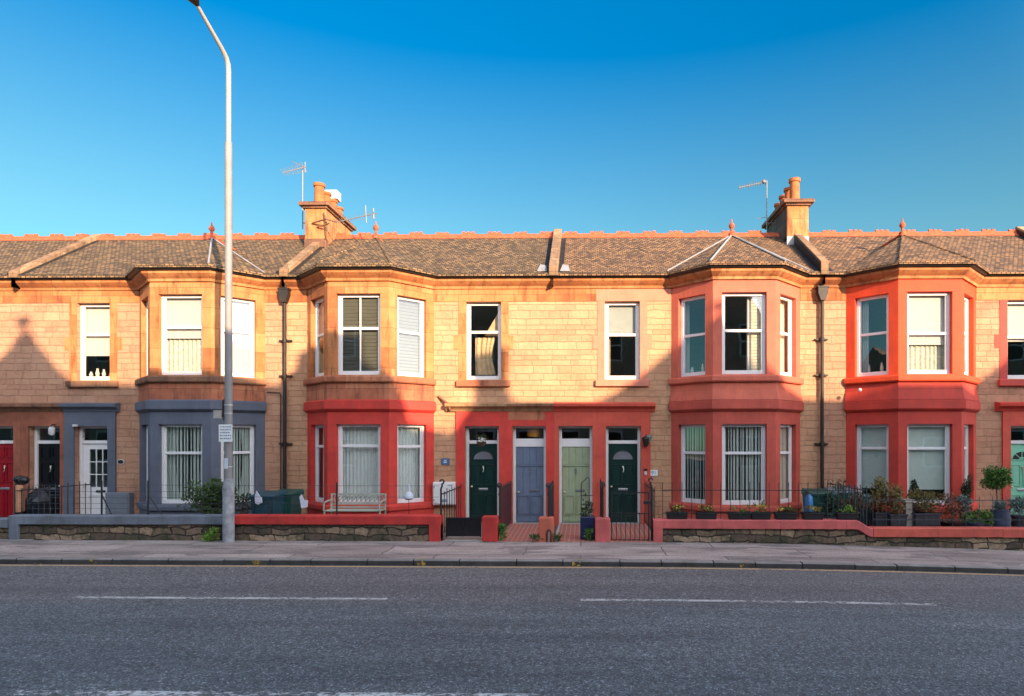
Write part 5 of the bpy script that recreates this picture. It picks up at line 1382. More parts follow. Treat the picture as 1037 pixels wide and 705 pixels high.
# ------------------------------------------------------------------ bins
def wheelie(label, body, px, Y, lid=None, s=1.0):
    x = X(px, Y)
    t = thing('wheelie_bin', label, 'wheelie bin', (x, Y, 0.012), 'wheelie bins by the downpipes')
    w, d_, h_ = 0.29 * s, 0.36 * s, 1.0 * s
    q = MB(); n = 0
    z0 = 0.06
    q.v += [(x - w * .8, Y - d_ * .75, z0), (x + w * .8, Y - d_ * .75, z0), (x + w * .8, Y + d_ * .75, z0), (x - w * .8, Y + d_ * .75, z0), (x - w, Y - d_, h_), (x + w, Y - d_, h_), (x + w, Y + d_, h_), (x - w, Y + d_, h_)]
    q.f += [(0, 1, 2, 3), (4, 5, 6, 7), (0, 1, 5, 4), (1, 2, 6, 5), (2, 3, 7, 6), (3, 0, 4, 7)]
    q.box(x - w - 0.015, x + w + 0.015, Y - d_ - 0.015, Y + d_ + 0.015, h_ - 0.05, h_ + 0.0)
    q.box(x - w * 0.55, x + w * 0.55, Y - d_ * 0.99, Y - d_ * 0.9, h_ * 0.35, h_ * 0.8)
    obj('bin_body', q, body, t, bevel=0.012)
    q = MB(); q.v += [(x - w - .03, Y - d_ - .04, h_ + .002), (x + w + .03, Y - d_ - .04, h_ + .002), (x + w + .03, Y + d_, h_ + .002), (x - w - .03, Y + d_, h_ + .002), (x - w - .02, Y - d_ - .03, h_ + .035), (x + w + .02, Y - d_ - .03, h_ + .035), (x + w, Y + d_, h_ + .10), (x - w, Y + d_, h_ + .10)]
    q.f += [(0, 1, 2, 3), (4, 5, 6, 7), (0, 1, 5, 4), (1, 2, 6, 5), (2, 3, 7, 6), (3, 0, 4, 7)]
    obj('lid', q, lid or body, t, bevel=0.012)
    obj('handle', MB().tube([(x - w * .7, Y + d_ + .02, h_ - .02), (x + w * .7, Y + d_ + .02, h_ - .02)], 0.016, 6), body, t)
    for sx in (-1, 1):
        obj('wheel', MB().tube([(x + sx * w * .95, Y + d_ * .7, 0.11), (x + sx * (w * .95 + .05), Y + d_ * .7, 0.11)], 0.10, 14), 'rubber', t)
    return t
wheelie('dark blue wheelie bin left of its green twin beside the street lamp', 'bin_blue', 272.5, -1.75, s=0.97)
wheelie('dark green wheelie bin under the left downpipe, right of the blue one', 'bin_green', 290, -1.2, s=0.97)
wheelie('dark green wheelie bin under the right downpipe by the salmon bay', 'bin_green', 829, -1.25)
wheelie('grey-lidded wheelie bin half hidden behind the teal railings', 'bin_green', 852, -0.8, 'lead_dark')
x, Y = X(261.5, -2.15), -2.17
tag(obj('paper_bag', MB().poly_y([(x - 0.06, 0.98), (x - 0.02, 1.12), (x + 0.05, 1.0), (x + 0.10, 0.96), (x + 0.11, 0.84), (x + 0.02, 0.80), (x - 0.05, 0.83)], Y - 0.03, Y), 'paper', loc=(x, Y, 0.8)), 'pale paper tag stuck to the front of the blue wheelie bin', 'paper tag')
x = X(818.5, -1.7)
tag(obj('recycling_sack', MB().lathe(x, -1.75, [(0.08, 0.012), (0.10, 0.3), (0.11, 0.7), (0.09, 0.95), (0.03, 1.02)], 8), 'blue_plastic', loc=(x, -1.75, 0.01), smooth=True), 'bright blue plastic sack standing beside the bin at the right downpipe', 'sack')

# ------------------------------------------------------------------ bench
YBn = -1.75; xa, xb = X(331, YBn), X(388, YBn)
t = thing('garden_bench', 'pale cast-metal garden bench with pierced back before the red bay', 'bench', ((xa + xb) / 2, YBn, 0.012))
q = MB()
for i in range(5): q.box(xa, xb, YBn - 0.22 + i * 0.09, YBn - 0.22 + i * 0.09 + 0.07, 0.72, 0.745)
obj('seat', q, 'bench_paint', t, bevel=0.005)
q = MB(); yb_ = YBn + 0.24
q.box(xa + 0.02, xb - 0.02, yb_, yb_ + 0.03, 1.08, 1.12).box(xa + 0.02, xb - 0.02, yb_, yb_ + 0.03, 0.76, 0.80).box(xa + 0.02, xb - 0.02, yb_, yb_ + 0.03, 0.84, 0.87)
rnd = random.Random(8)
n = 11
for i in range(n):
    c = xa + 0.08 + (xb - xa - 0.16) * (i + 0.5) / n
    q.tube([(c + 0.062 * math.cos(a_ * math.pi / 5), yb_ + 0.015, 0.975 + 0.09 * math.sin(a_ * math.pi / 5)) for a_ in range(11)], 0.012, 5)
    q.tube([(c - 0.05, yb_ + 0.015, 0.92), (c + 0.05, yb_ + 0.015, 1.04)], 0.010, 5)
obj('backrest', q, 'bench_paint', t)
for x in (xa + 0.02, xb - 0.02):
    obj('leg', MB().tube([(x, YBn - 0.22, 0.012), (x, YBn - 0.20, 0.72)], 0.025, 8).tube([(x, YBn + 0.26, 0.012), (x, YBn + 0.22, 0.74), (x, yb_ + 0.015, 1.12)], 0.025, 8), 'bench_paint', t)
    obj('armrest', MB().tube([(x, yb_, 0.95), (x, YBn, 0.96), (x, YBn - 0.22, 0.93), (x, YBn - 0.24, 0.74)], 0.02, 8), 'bench_paint', t)
t.location.z = -0.10
# small things hanging on the wire
x = X(308, -2.35); tag(obj('rag', MB().poly_y([(x - 0.08, 1.0), (x - 0.03, 1.06), (x + 0.02, 0.93), (x + 0.12, 0.92), (x + 0.10, 0.76), (x - 0.04, 0.74)], -2.42, -2.40), 'paper', loc=(x, -2.4, 0.8)), 'pale rag hanging on the wire fence left of the bench', 'rag')
x = X(414, -1.6); tag(obj('glass_bottle', MB().lathe(x, -1.6, [(0.07, 0.86), (0.12, 0.90), (0.11, 0.99), (0.035, 1.06), (0.03, 1.22), (0.02, 1.24)], 12), 'paper', loc=(x, -1.6, 0.9), smooth=True), 'pale blue glass ornament in front of the right lower red bay window', 'ornament')
obj('stem', MB().tube([(x, -1.6, 0.012), (x, -1.6, 0.87)], 0.008, 5), 'black_iron', bpy.data.objects['glass_bottle']).location = (0, 0, 0)
bpy.data.objects['stem'].parent = None
_st = bpy.data.objects['stem']; _st.data.transform(__import__('mathutils').Matrix.Identity(4))
_gb = bpy.data.objects['glass_bottle']; _st.parent = _gb; _st.location = (-_gb.location.x, -_gb.location.y, -_gb.location.z)

# ------------------------------------------------------------------ black bags and post by the black door
x = X(37, -2.0)
t = thing('bin_bag', 'bulging black rubbish bag slumped on the railing by the black door', 'rubbish bag', (x, -2.0, 0.012))
q = MB(); rnd = random.Random(12); seg = 14
prof = [(0.10, 0.3), (0.22, 0.40), (0.27, 0.62), (0.28, 0.85), (0.20, 1.02), (0.09, 1.12), (0.05, 1.18)]
prof = [(0.16, 0.012), (0.20, 0.2), (0.24, 0.45), (0.26, 0.66), (0.27, 0.85), (0.19, 1.02), (0.08, 1.12), (0.05, 1.16)]
for r_, z_ in prof:
    for j in range(seg):
        a = 2 * math.pi * j / seg; rr = r_ * rnd.uniform(0.82, 1.15)
        q.v.append((x + rr * math.cos(a) + 0.03, -2.0 + rr * math.sin(a) * 0.8, z_ + rnd.uniform(-0.02, 0.02)))
for i in range(len(prof) - 1):
    for j in range(seg):
        k = (j + 1) % seg; q.f.append((i * seg + j, i * seg + k, (i + 1) * seg + k, (i + 1) * seg + j))
q.f += [tuple(range(seg))]
obj('sack', q, 'bag_black', t)
x = X(22, -2.1)
t = thing('gate_post', 'stout black post with a dark bundle on top left of the rubbish bag', 'post', (x, -2.1, 0.012))
obj('shaft', MB().box(x - 0.12, x + 0.0, -2.16, -2.04, 0.012, 1.30).box(x - 0.1, x + 0.12, -2.2, -2.0, 0.012, 0.62), 'bag_black', t, bevel=0.02)
obj('bundle', MB().sphere(x - 0.06, -2.1, 1.38, 0.12, rz=0.10).sphere(x + 0.09, -2.14, 1.36, 0.11, rz=0.10), 'bag_black', t, smooth=True)
obj('clay_tube', MB().lathe(x + 0.05, -2.22, [(0.07, 0.62), (0.075, 0.8), (0.07, 0.82), (0.075, 1.24), (0.06, 1.26)], 12), 'jute', t, smooth=True)

# ------------------------------------------------------------------ plants
def plant_thing(name, label, cat, px, Y, zb, build, group=None):
    x = X(px, Y); t = thing(name, label, cat, (x, Y, zb), group); build(t, x, Y, zb); return t
# shrub by the lamp
def shrub(t, x, Y, zb):
    obj('stems', stems(x, Y, zb, zb + 0.9, 0.5, 12, 0.014, 2), 'bark', t)
    obj('foliage', join(clumps(x - 0.05, Y, zb + 0.80, 0.58, 0.40, 0.48, 2200, 24, 0.050, 21), clumps(x + 0.12, Y, zb + 1.12, 0.25, 0.2, 0.25, 400, 6, 0.05, 22)), 'leaf_mid', t)
plant_thing('shrub', 'leafy green laurel shrub behind the wall left of the street lamp', 'shrub', 214, -2.0, 0.012, shrub)
def shrub2(t, x, Y, zb):
    obj('stems', stems(x, Y, zb, zb + 0.85, 0.4, 14, 0.010, 4), 'bark', t)
    obj('foliage', clumps(x, Y, zb + 0.72, 0.42, 0.25, 0.30, 700, 14, 0.035, 23), 'leaf_dark', t)
plant_thing('shrub', 'sparse dark shrub behind the red coping right of the street lamp', 'shrub', 245, -1.9, 0.012, shrub2)
def weed(k, sz, h_, w_, mat, seed):
    def f(t, x, Y, zb): obj('foliage', clumps(x, Y, zb + h_ * 0.5, w_, 0.12, h_ * 0.55, k, 7, sz, seed, up=0.7), mat, t)
    return f
for px, h_, w_, k, sd, mt, lb, Yw in ((214, 0.26, 0.24, 260, 31, 'leaf_lime', 'bright green weed at the foot of the blue-coped wall beside the lamp', YW - 0.12),
        (508, 0.40, 0.10, 220, 32, 'leaf_bright', 'tall green weed growing right of the bright red pier', YW + 0.1),
        (542, 0.16, 0.12, 110, 33, 'leaf_mid', 'small weed at the left foot of the orange pier', YW - 0.06),
        (563.5, 0.16, 0.10, 110, 34, 'leaf_mid', 'small weed at the right foot of the orange pier', YW - 0.02),
        (597, 0.28, 0.10, 160, 35, 'leaf_bright', 'green weed at the left foot of the salmon pier', YW + 0.05)):
    t = plant_thing('weed', lb, 'weed', px, Yw, 0.0, weed(k, 0.04, h_, w_, mt, sd))
# navy pot with thin climber beside the sage path
def navy(t, x, Y, zb):
    obj('pot', MB().poly_z([(x - .17, Y - .17), (x + .17, Y - .17), (x + .17, Y + .17), (x - .17, Y + .17)], zb, zb + 0.52), 'pot_navy', t, bevel=0.02)
    obj('support', MB().tube([(x - .15, Y, zb + .5), (x - .15, Y, zb + 1.28), (x, Y, zb + 1.42), (x + .02, Y, zb + 1.42)], 0.012, 6).tube([(x + .04, Y, zb + .5), (x + .04, Y, zb + 1.42)], 0.012, 6).tube([(x - .15, Y, zb + 1.0), (x + .12, Y, zb + 1.0)], 0.01, 6).tube([(x - .15, Y, zb + .78), (x + .12, Y, zb + .78)], 0.01, 6), 'black_iron', t)
    obj('foliage', clumps(x, Y, zb + 0.85, 0.15, 0.12, 0.38, 170, 8, 0.045, 41), 'leaf_dark', t)
plant_thing('potted_climber', 'thin climber on a black frame in a navy square pot by the sage door', 'potted plant', 595, -2.25, 0.03, navy)
# black troughs on the salmon coping
def trough(px0, px1, zc, fol, flo, label, seed, h_=0.16, Y=YM + 0.14, seedk=140, mat='planter_black', grp='black troughs on the salmon coping', fh=0.12):
    x0, x1 = X(px0, Y), X(px1, Y); x = (x0 + x1) / 2; hw = (x1 - x0) / 2
    t = thing('flower_trough', label, 'planter', (x, Y, zc), grp)
    q = MB(); q.v += [(x - hw * .93, Y - .08, zc), (x + hw * .93, Y - .08, zc), (x + hw * .93, Y + .08, zc), (x - hw * .93, Y + .08, zc), (x - hw, Y - .1, zc + h_), (x + hw, Y - .1, zc + h_), (x + hw, Y + .1, zc + h_), (x - hw, Y + .1, zc + h_)]
    q.f += [(0, 1, 2, 3), (4, 5, 6, 7), (0, 1, 5, 4), (1, 2, 6, 5), (2, 3, 7, 6), (3, 0, 4, 7)]
    q.box(x - hw - 0.01, x + hw + 0.01, Y - .11, Y + .11, h_ + zc - 0.03, h_ + zc + 0.0)
    obj('trough', q, mat, t, bevel=0.006)
    obj('foliage', clumps(x, Y, zc + h_ + fh * 0.35, hw * 0.9, 0.10, fh, seedk, 7, 0.032, seed, up=0.8), fol, t)
    if flo: obj('flowers', clumps(x, Y - 0.02, zc + h_ + fh * 0.8, hw * 0.8, 0.08, 0.06, 40, 6, 0.028, seed + 1), flo, t)
    return t
zc = 0.512
for a, b, fo, fl, lb in ((675, 696, 'leaf_mid', 'flower_yellow', 'leftmost black trough on the salmon coping, with a few yellow flowers'),
        (704.5, 725.5, 'leaf_mid', 'flower_yellow', 'second black trough from the left on the salmon coping'),
        (737.5, 759.5, 'leaf_bright', None, 'black trough with bright green leaves under the salmon bay front window'),
        (760, 780, 'leaf_bright', 'flower_yellow', 'bushier black trough touching the bright green one on its right'),
        (784.5, 806.5, 'leaf_mid', 'flower_yellow', 'black trough below the right side window of the salmon bay'),
        (812.5, 833, 'leaf_olive', 'flower_yellow', 'black trough of pale yellow flowers below the right downpipe'),
        (847, 868, 'leaf_lime', None, 'black trough of lime green leaves left of the curved coping')):
    trough(a, b, zc, fo, fl, lb, int(a), Y=YM - 0.02, fh=0.16 if 'bushier' in lb or 'lime' in lb else 0.11)
# plants behind the teal railings
def bushy(mat, w_, h_, n_, seed, pot='planter_slate', ph=0.4, pw=0.2, d_=0.2, stem=False, size=0.04, lift=0.0):
    def f(t, x, Y, zb):
        obj('pot', MB().lathe(x, Y, [(pw * 0.75, zb), (pw, zb + ph), (pw + 0.015, zb + ph), (pw + 0.015, zb + ph + 0.03), (pw - 0.02, zb + ph + 0.03)], 16), pot, t, smooth=True)
        obj('stems', stems(x, Y, zb + ph, zb + ph + h_ * 0.8 + lift, w_ * 0.7, 7, 0.010, seed), 'bark', t)
        obj('foliage', clumps(x, Y, zb + ph + lift + h_ * 0.5, w_ * 1.1, d_, h_ * 0.6, int(n_ * (1.9 if not lift else 1)), 16, size * 0.9, seed + 5), mat, t)
    return f
plant_thing('potted_shrub', 'small thin sapling with few leaves behind the teal railings', 'potted plant', 851, -1.2, 0.012, bushy('leaf_dark', 0.22, 0.5, 90, 51, ph=0.35, lift=0.55))
plant_thing('potted_shrub', 'dark red-leaved potted shrub behind the teal railings', 'potted plant', 862, -1.6, 0.012, bushy('leaf_red', 0.24, 0.55, 420, 52, ph=0.45))
plant_thing('potted_shrub', 'dark green potted shrub between the bin and the lime trough', 'potted plant', 842, -1.8, 0.012, bushy('leaf_dark', 0.2, 0.5, 400, 53, ph=0.45))
# the collection in front of the scarlet bay, on the garden side of the coral coping
def box_planter(px0, px1, fol, fol2, label, seed, top, fw=0.3, fh=0.3, Y=-2.05, zb=0.012):
    x0, x1 = X(px0, Y), X(px1, Y); x = (x0 + x1) / 2; hw = (x1 - x0) / 2
    t = thing('box_planter', label, 'planter', (x, Y, zb), 'dark box planters before the scarlet bay')
    q = MB(); q.v += [(x - hw * .85, Y - .13, zb), (x + hw * .85, Y - .13, zb), (x + hw * .85, Y + .13, zb), (x - hw * .85, Y + .13, zb), (x - hw, Y - .17, top), (x + hw, Y - .17, top), (x + hw, Y + .17, top), (x - hw, Y + .17, top)]
    q.f += [(0, 1, 2, 3), (4, 5, 6, 7), (0, 1, 5, 4), (1, 2, 6, 5), (2, 3, 7, 6), (3, 0, 4, 7)]
    q.box(x - hw - .015, x + hw + .015, Y - .185, Y + .185, top - .04, top + .0)
    obj('planter_box', q, 'planter_slate', t, bevel=0.008)
    obj('stems', stems(x, Y, top, top + fh * 1.3, hw, 9, 0.008, seed), 'bark', t)
    obj('foliage', clumps(x, Y, top + fh * 0.75, hw * 1.2, 0.22, fh * 0.85, 1000, 20, 0.034, seed), fol, t)
    obj('autumn_foliage', clumps(x, Y, top + fh * 0.3, hw * 1.15, 0.2, fh * 0.5, 520, 12, 0.034, seed + 1), fol2, t)
    return t
box_planter(883.5, 898, 'leaf_olive', 'leaf_red', 'dark box planter of tall olive-yellow stems at the left corner of the scarlet bay', 61, 0.62, fh=0.52, Y=-1.9)
box_planter(898.5, 915.5, 'leaf_olive', 'leaf_red', 'dark box planter of mixed yellow and red leaves left of the stone pedestal', 62, 0.60, fh=0.40)
box_planter(923, 949, 'leaf_olive', 'leaf_red', 'wide dark box planter of rusty leaves right of the stone pedestal', 63, 0.62, fh=0.32)
x, Y = X(919, -2.0), -2.0
t = thing('pedestal', 'pale weathered stone pedestal between the dark box planters', 'pedestal', (x, Y, 0.012))
obj('shaft', MB().box(x - 0.075, x + 0.075, Y - .08, Y + .08, 0.08, 0.86), 'pedestal_stone', t, bevel=0.01)
obj('cap', MB().box(x - 0.11, x + 0.11, Y - .11, Y + .11, 0.861, 0.93), 'pedestal_stone', t, bevel=0.01)
obj('foot', MB().box(x - 0.11, x + 0.11, Y - .11, Y + .11, 0.012, 0.079), 'pedestal_stone', t, bevel=0.01)
def cone(t, x, Y, zb):
    obj('pot', MB().lathe(x, Y, [(0.13, zb), (0.17, zb + 0.75), (0.15, zb + 0.76)], 14), 'planter_slate', t, smooth=True)
    rnd = random.Random(66); q = MB()
    for i in range(9):
        u = i / 8; leaves(q, x, Y, zb + 0.85 + 0.42 * u, 0.20 * (1 - u * 0.8), 0.18 * (1 - u * .8), 0.07, 110, 0.028, rnd)
    obj('foliage', q, 'leaf_dark', t)
plant_thing('cone_topiary', 'small dark green cone bush before the scarlet bay front window', 'potted plant', 925.5, -1.55, 0.012, cone)
def bowl(mat, w_, h_, seed, pm, pr, n_=380):
    def f(t, x, Y, zb):
        obj('bowl', MB().lathe(x, Y, [(pr * 0.5, zb), (pr * 0.85, zb + 0.12), (pr, zb + 0.24), (pr - 0.03, zb + 0.24)], 18), pm, t, smooth=True)
        obj('foliage', clumps(x, Y, zb + 0.24 + h_ * 0.45, w_ * 1.05, w_ * 0.7, h_ * 0.6, int(n_ * 1.9), 18, 0.036, seed), mat, t)
    return f
plant_thing('bowl_planter', 'wide low dark bowl of rust-red leaves right of the box planters', 'potted plant', 964, -2.05, 0.17, bowl('leaf_red', 0.32, 0.62, 71, 'planter_black', 0.27, 420))
tag(obj('bowl_stand', MB().poly_z([(X(964, -2.05) - .13, -2.15), (X(964, -2.05) + .13, -2.15), (X(964, -2.05) + .13, -1.95), (X(964, -2.05) - .13, -1.95)], 0.012, 0.168), 'concrete', loc=(X(964, -2.05), -2.05, 0.012)), 'concrete block under the rust-red bowl', 'block')
plant_thing('bowl_planter', 'round blue bowl of bright green leaves near the right window edge', 'potted plant', 986, -2.05, 0.17, bowl('leaf_bright', 0.30, 0.22, 72, 'pot_blue', 0.24, 420))
tag(obj('bowl_stand', MB().poly_z([(X(986, -2.05) - .13, -2.15), (X(986, -2.05) + .13, -2.15), (X(986, -2.05) + .13, -1.95), (X(986, -2.05) - .13, -1.95)], 0.012, 0.168), 'concrete', loc=(X(986, -2.05), -2.05, 0.012)), 'concrete block under the round blue bowl', 'block')
plant_thing('potted_shrub', 'slender dark green potted plant at the scarlet bay right corner', 'potted plant', 979, -1.4, 0.012, bushy('leaf_dark', 0.11, 0.75, 420, 73, ph=0.55, pw=0.13, d_=0.12))
plant_thing('potted_shrub', 'pale green rosette plant in a slim pot before the scarlet bay', 'potted plant', 976, -1.9, 0.012, bushy('leaf_grey', 0.15, 0.24, 220, 74, ph=0.72, pw=0.11, d_=0.12))
plant_thing('potted_shrub', 'mixed green potted plant in front of the tall blue pot', 'potted plant', 998, -2.1, 0.012, bushy('leaf_bright', 0.17, 0.32, 300, 75, ph=0.32, pw=0.12, d_=0.12))
def ball(t, x, Y, zb):
    obj('pot', MB().lathe(x, Y, [(0.16, zb), (0.21, zb + 0.38), (0.19, zb + 0.39)], 16), 'pot_terracotta', t, smooth=True)
    obj('stem', MB().tube([(x, Y, zb + 0.35), (x + 0.02, Y, zb + 0.8), (x, Y, zb + 1.15)], 0.013, 8), 'bark', t)
    obj('foliage', join(clumps(x, Y, zb + 1.38, 0.34, 0.30, 0.27, 3000, 26, 0.032, 81), clumps(x, Y, zb + 1.38, 0.26, 0.22, 0.22, 700, 8, 0.05, 82)), 'leaf_bright', t)
plant_thing('ball_topiary', 'round clipped bay tree on a stem left of the mint green door', 'topiary', 1009, -1.3, 0.012, ball)
def spiky(t, x, Y, zb):
    obj('pot', MB().lathe(x, Y, [(0.15, zb), (0.20, zb + 0.15), (0.23, zb + 0.42), (0.20, zb + 0.60), (0.215, zb + 0.63), (0.18, zb + 0.64)], 18), 'pot_blue', t, smooth=True)
    rnd = random.Random(91); q = MB()
    for i in range(70):
        a = rnd.uniform(0, 6.28); e_ = rnd.uniform(0.15, 1.3); L = rnd.uniform(0.22, 0.36)
        p = Vector((x, Y, zb + 0.62)); d_ = Vector((math.cos(a) * math.cos(e_), math.sin(a) * math.cos(e_), math.sin(e_)))
        s = d_.cross(Vector((0, 0, 1))).normalized() * 0.022
        q.quad(p, p + d_ * L * 0.5 + s + Vector((0, 0, 0.01)), p + d_ * L - Vector((0, 0, 0.04)), p + d_ * L * 0.5 - s)
    obj('leaves', q, 'leaf_grey', t)
plant_thing('potted_succulent', 'grey-green spiky plant in a tall dark blue glazed pot', 'potted plant', 1012.5, -1.95, 0.05, spiky)
plant_thing('potted_shrub', 'grey-green shrub in front of the mint green door', 'potted plant', 1032, -1.9, 0.012, bushy('leaf_grey', 0.28, 0.4, 420, 92, ph=0.5, pw=0.18, mat_=None) if False else bushy('leaf_grey', 0.28, 0.4, 420, 92, ph=0.5, pw=0.18))
# ornaments among the pots behind the salmon railings: low dark planter mass by the scarlet bay left window
plant_thing('potted_shrub', 'blue-grey leaved plant below the scarlet bay left window', 'potted plant', 873, -1.5, 0.012, bushy('leaf_grey', 0.26, 0.32, 360, 93, ph=0.62, pw=0.2))

# ------------------------------------------------------------------ houses across the road (their roofs shade the terrace)
AZ, EL = R(35), R(16)
SX, SY, SZ = math.sin(AZ) * math.cos(EL), -math.cos(AZ) * math.cos(EL), math.sin(EL)
YO = -21.5
def sh(px, py, Y=0.0):
    """where a roofline at the opposite front must stand so that its shadow falls at this place on the terrace"""
    k = (Y - YO) / -SY
    return (X(px, Y) + k * SX, Z(py, Y, px) + k * SZ)
def opposite(label, px0, px1, outline, rz, chims=(), fin=None, x_pad=(0, 0)):
    pts = [sh(*p) for p in outline]
    xa, xb = pts[0][0], pts[-1][0]
    t = thing('opposite_house', label, 'house', ((xa + xb) / 2, YO, 0), 'houses across the road')
    wall = MB().poly_y([(xa, -0.5)] + pts + [(xb, -0.5)], YO - 0.5, YO)
    wall.box(xa, xb, YO - 8.0, YO - 0.501, -0.5, rz - 2.3)
    obj('wall', wall, 'stone_far', t)
    r_ = MB(); ym = YO - 4.2
    i_ = min(2.0, (xb - xa) * 0.25)
    r_.quad((xa, YO - 0.5, rz - 2.6), (xb, YO - 0.5, rz - 2.6), (xb - i_, ym, rz), (xa + i_, ym, rz))
    r_.quad((xa, YO - 8.1, rz - 2.6), (xb, YO - 8.1, rz - 2.6), (xb - i_, ym, rz), (xa + i_, ym, rz))
    r_.quad((xa, YO - 0.5, rz - 2.6), (xa, YO - 8.1, rz - 2.6), (xa + i_, ym, rz)); r_.quad((xb, YO - 0.5, rz - 2.6), (xb, YO - 8.1, rz - 2.6), (xb - i_, ym, rz))
    obj('roof', r_, 'tiles_grey', t)
    n = max(2, int((xb - xa) / 2.6))
    for fl in (1.0, 4.4, 7.4):
        for i in range(n):
            c = xa + (xb - xa) * (i + 0.5) / n
            w = obj('window', MB().box(c - 0.6, c + 0.6, YO + 0.001, YO + 0.05, fl, fl + 1.9), 'white_paint', t)
            obj('pane', MB().box(c - 0.5, c + 0.5, YO + 0.051, YO + 0.06, fl + 0.1, fl + 0.9).box(c - 0.5, c + 0.5, YO + 0.051, YO + 0.06, fl + 1.0, fl + 1.8), 'door_black', w)
    if fin:
        (fx, fz), (tx, tz) = sh(*fin[0]), sh(*fin[1])
        obj('finial', MB().lathe(fx, YO - 0.25, [(0.12, fz - 0.2), (0.07, fz), (0.05, fz + (tz - fz) * 0.4), (0.14, fz + (tz - fz) * 0.6), (0.19, fz + (tz - fz) * 0.78), (0.14, fz + (tz - fz) * 0.93), (0.04, tz)], 14), 'stone_far', t, smooth=True)
    return t
FL = 404
opposite('tall stone house across the road with finialled gable shading the left end', 0, 0,
    [(-330, 392), (-20, 391), (0, 369), (14, 355), (24, 345), (30, 335), (36, 345), (46, 357), (60, 375), (76, 389), (286, 390), (306, 372), (313, 366), (314, 352), (357, 352), (358, 378), (376, 390), (390, 403), (434, 492)], 12.2, fin=((30, 337), (30.5, 317)))
opposite('stone house across the road with a slim chimney, second from the left', 0, 0,
    [(435, 493), (456, 452), (486, 410), (493, 398), (494, 352), (513, 350), (514, 396), (521, 407), (596, 409)], 11.6)
opposite('stone house across the road with a broad gable opposite the salmon bay', 0, 0,
    [(597, 409), (615, 402), (640, 389), (672, 366), (696, 344), (702, 336), (708, 345), (728, 372), (748, 392), (770, 402), (845, 405)], 11.6, fin=((702, 338), (702, 322)))
opposite('tall stone house across the road with a gable shading the right end', 0, 0,
    [(846, 405), (975, 404), (990, 390), (1040, 352), (1085, 318), (1130, 352), (1175, 392), (1500, 394)], 11.9)

opposite('long stone house across the road beyond the left edge of the photo', 0, 0,
    [(-2300, 392), (-1500, 392), (-1420, 350), (-1340, 392), (-760, 392), (-680, 345), (-600, 392), (-331, 392)], 11.9)
opposite('long stone house across the road beyond the right edge of the photo', 0, 0,
    [(1501, 394), (1800, 394), (1880, 350), (1960, 394), (2500, 394), (2580, 350), (2660, 394), (4200, 394)], 11.9)
# ------------------------------------------------------------------ sky, sun, camera
SKY_SAT, SKY_VAL = (1.38, 0.5), (0.50, 1.75)
w = bpy.data.worlds.new('World'); bpy.context.scene.world = w; w.use_nodes = True
nt = w.node_tree; sky = nt.nodes.new('ShaderNodeTexSky'); sky.sky_type = 'NISHITA'; sky.sun_disc = False
sky.sun_elevation = EL; sky.sun_rotation = math.pi - AZ
sky.altitude = 50; sky.air_density = 1.0; sky.dust_density = 0.2; sky.ozone_density = 3.5
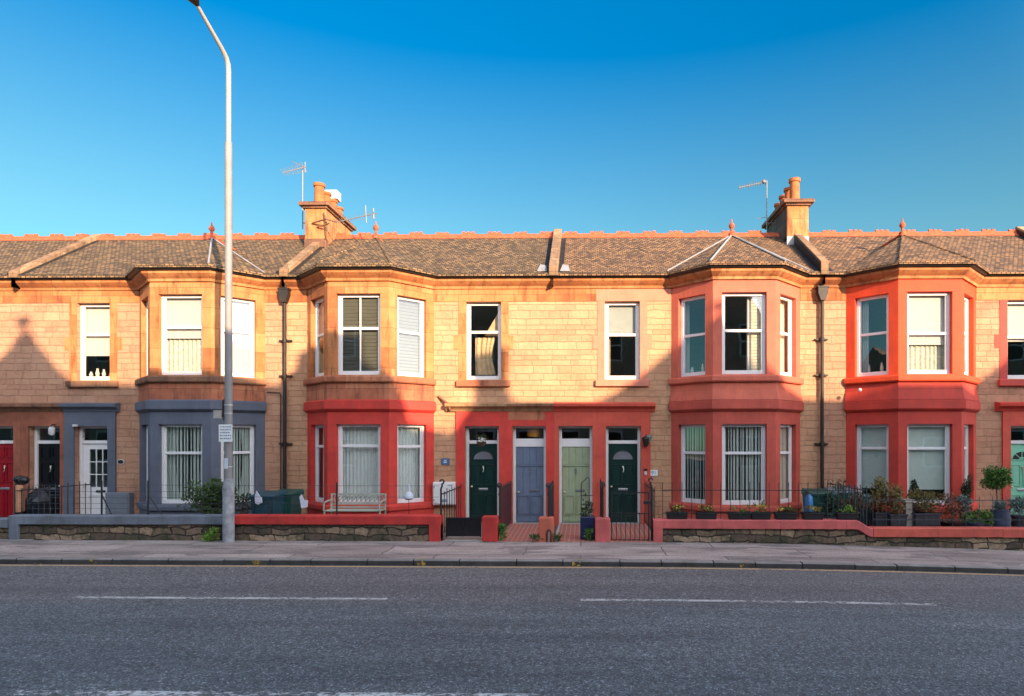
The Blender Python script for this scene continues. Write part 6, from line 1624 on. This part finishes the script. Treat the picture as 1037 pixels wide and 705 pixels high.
# whiter, brighter sky towards the low sun; deep polarised blue on the side away from it
tc = nt.nodes.new('ShaderNodeTexCoord'); dt = nt.nodes.new('ShaderNodeVectorMath'); dt.operation = 'DOT_PRODUCT'
dt.inputs[1].default_value = (math.sin(AZ), -math.cos(AZ), 0.25)
nt.links.new(tc.outputs['Generated'], dt.inputs[0])
def mr(a, b, c, d):
    m = nt.nodes.new('ShaderNodeMapRange'); m.interpolation_type = 'SMOOTHSTEP'
    for i, v in enumerate((a, b, c, d)): m.inputs[1 + i].default_value = v
    nt.links.new(dt.outputs['Value'], m.inputs[0]); return m.outputs[0]
hs = nt.nodes.new('ShaderNodeHueSaturation')
nt.links.new(sky.outputs[0], hs.inputs['Color'])
sx = nt.nodes.new('ShaderNodeSeparateXYZ'); nt.links.new(tc.outputs['Generated'], sx.inputs[0])
def mz(a, b, c, d):
    m = nt.nodes.new('ShaderNodeMapRange')
    for i, v in enumerate((a, b, c, d)): m.inputs[1 + i].default_value = v
    nt.links.new(sx.outputs[2], m.inputs[0]); return m.outputs[0]
side = mr(-0.25, 0.5, 0, 1)
def lerp(a, b): return math_(nt, 'ADD', math_(nt, 'MULTIPLY', a, math_(nt, 'SUBTRACT', 1.0, side)), math_(nt, 'MULTIPLY', b, side))
nt.links.new(lerp(mz(0.28, 0.52, 0.88, 1.36), SKY_SAT[1]), hs.inputs['Saturation'])
nt.links.new(lerp(mz(0.28, 0.56, 0.40, 0.54), SKY_VAL[1]), hs.inputs['Value'])
tint = mix(nt, mr(-0.25, 0.5, 0, 1), (0.55, 1.0, 0.87), (1.06, 0.94, 0.84))
nt.links.new(mix(nt, 1.0, hs.outputs[0], tint, 'MULTIPLY'), nt.nodes['Background'].inputs[0]); nt.nodes['Background'].inputs[1].default_value = 0.15
sl = bpy.data.lights.new('sun', 'SUN'); sl.energy = 3.6; sl.angle = R(0.53); sl.color = (1.0, 0.70, 0.44)
so = bpy.data.objects.new('sun', sl); C.objects.link(so)
so.rotation_euler = Vector((-SX, -SY, -SZ)).to_track_quat('-Z', 'Y').to_euler(); so.location = (10, -30, 20)

cam = bpy.data.cameras.new('camera'); co = bpy.data.objects.new('camera', cam); C.objects.link(co)
co.location = (0, CAMY, EYE); co.rotation_euler = (math.pi / 2, 0, PSI)
cam.sensor_width = 36; cam.lens = FPX / 1037 * 36; cam.clip_end = 2000
cam.shift_x = -(CX - 518.5) / 1037; cam.shift_y = (CY - 352.5) / 1037
S = bpy.context.scene; S.camera = co
S.view_settings.view_transform = 'Standard'; S.view_settings.look = 'None'; S.view_settings.gamma = 1
S.view_settings.exposure = 1.72
S.cycles.max_bounces = 8; S.cycles.diffuse_bounces = 4; S.cycles.glossy_bounces = 3; S.cycles.transparent_max_bounces = 12
S.cycles.use_denoising = True
for o in bpy.data.objects:
    if '_o' in o: del o['_o']
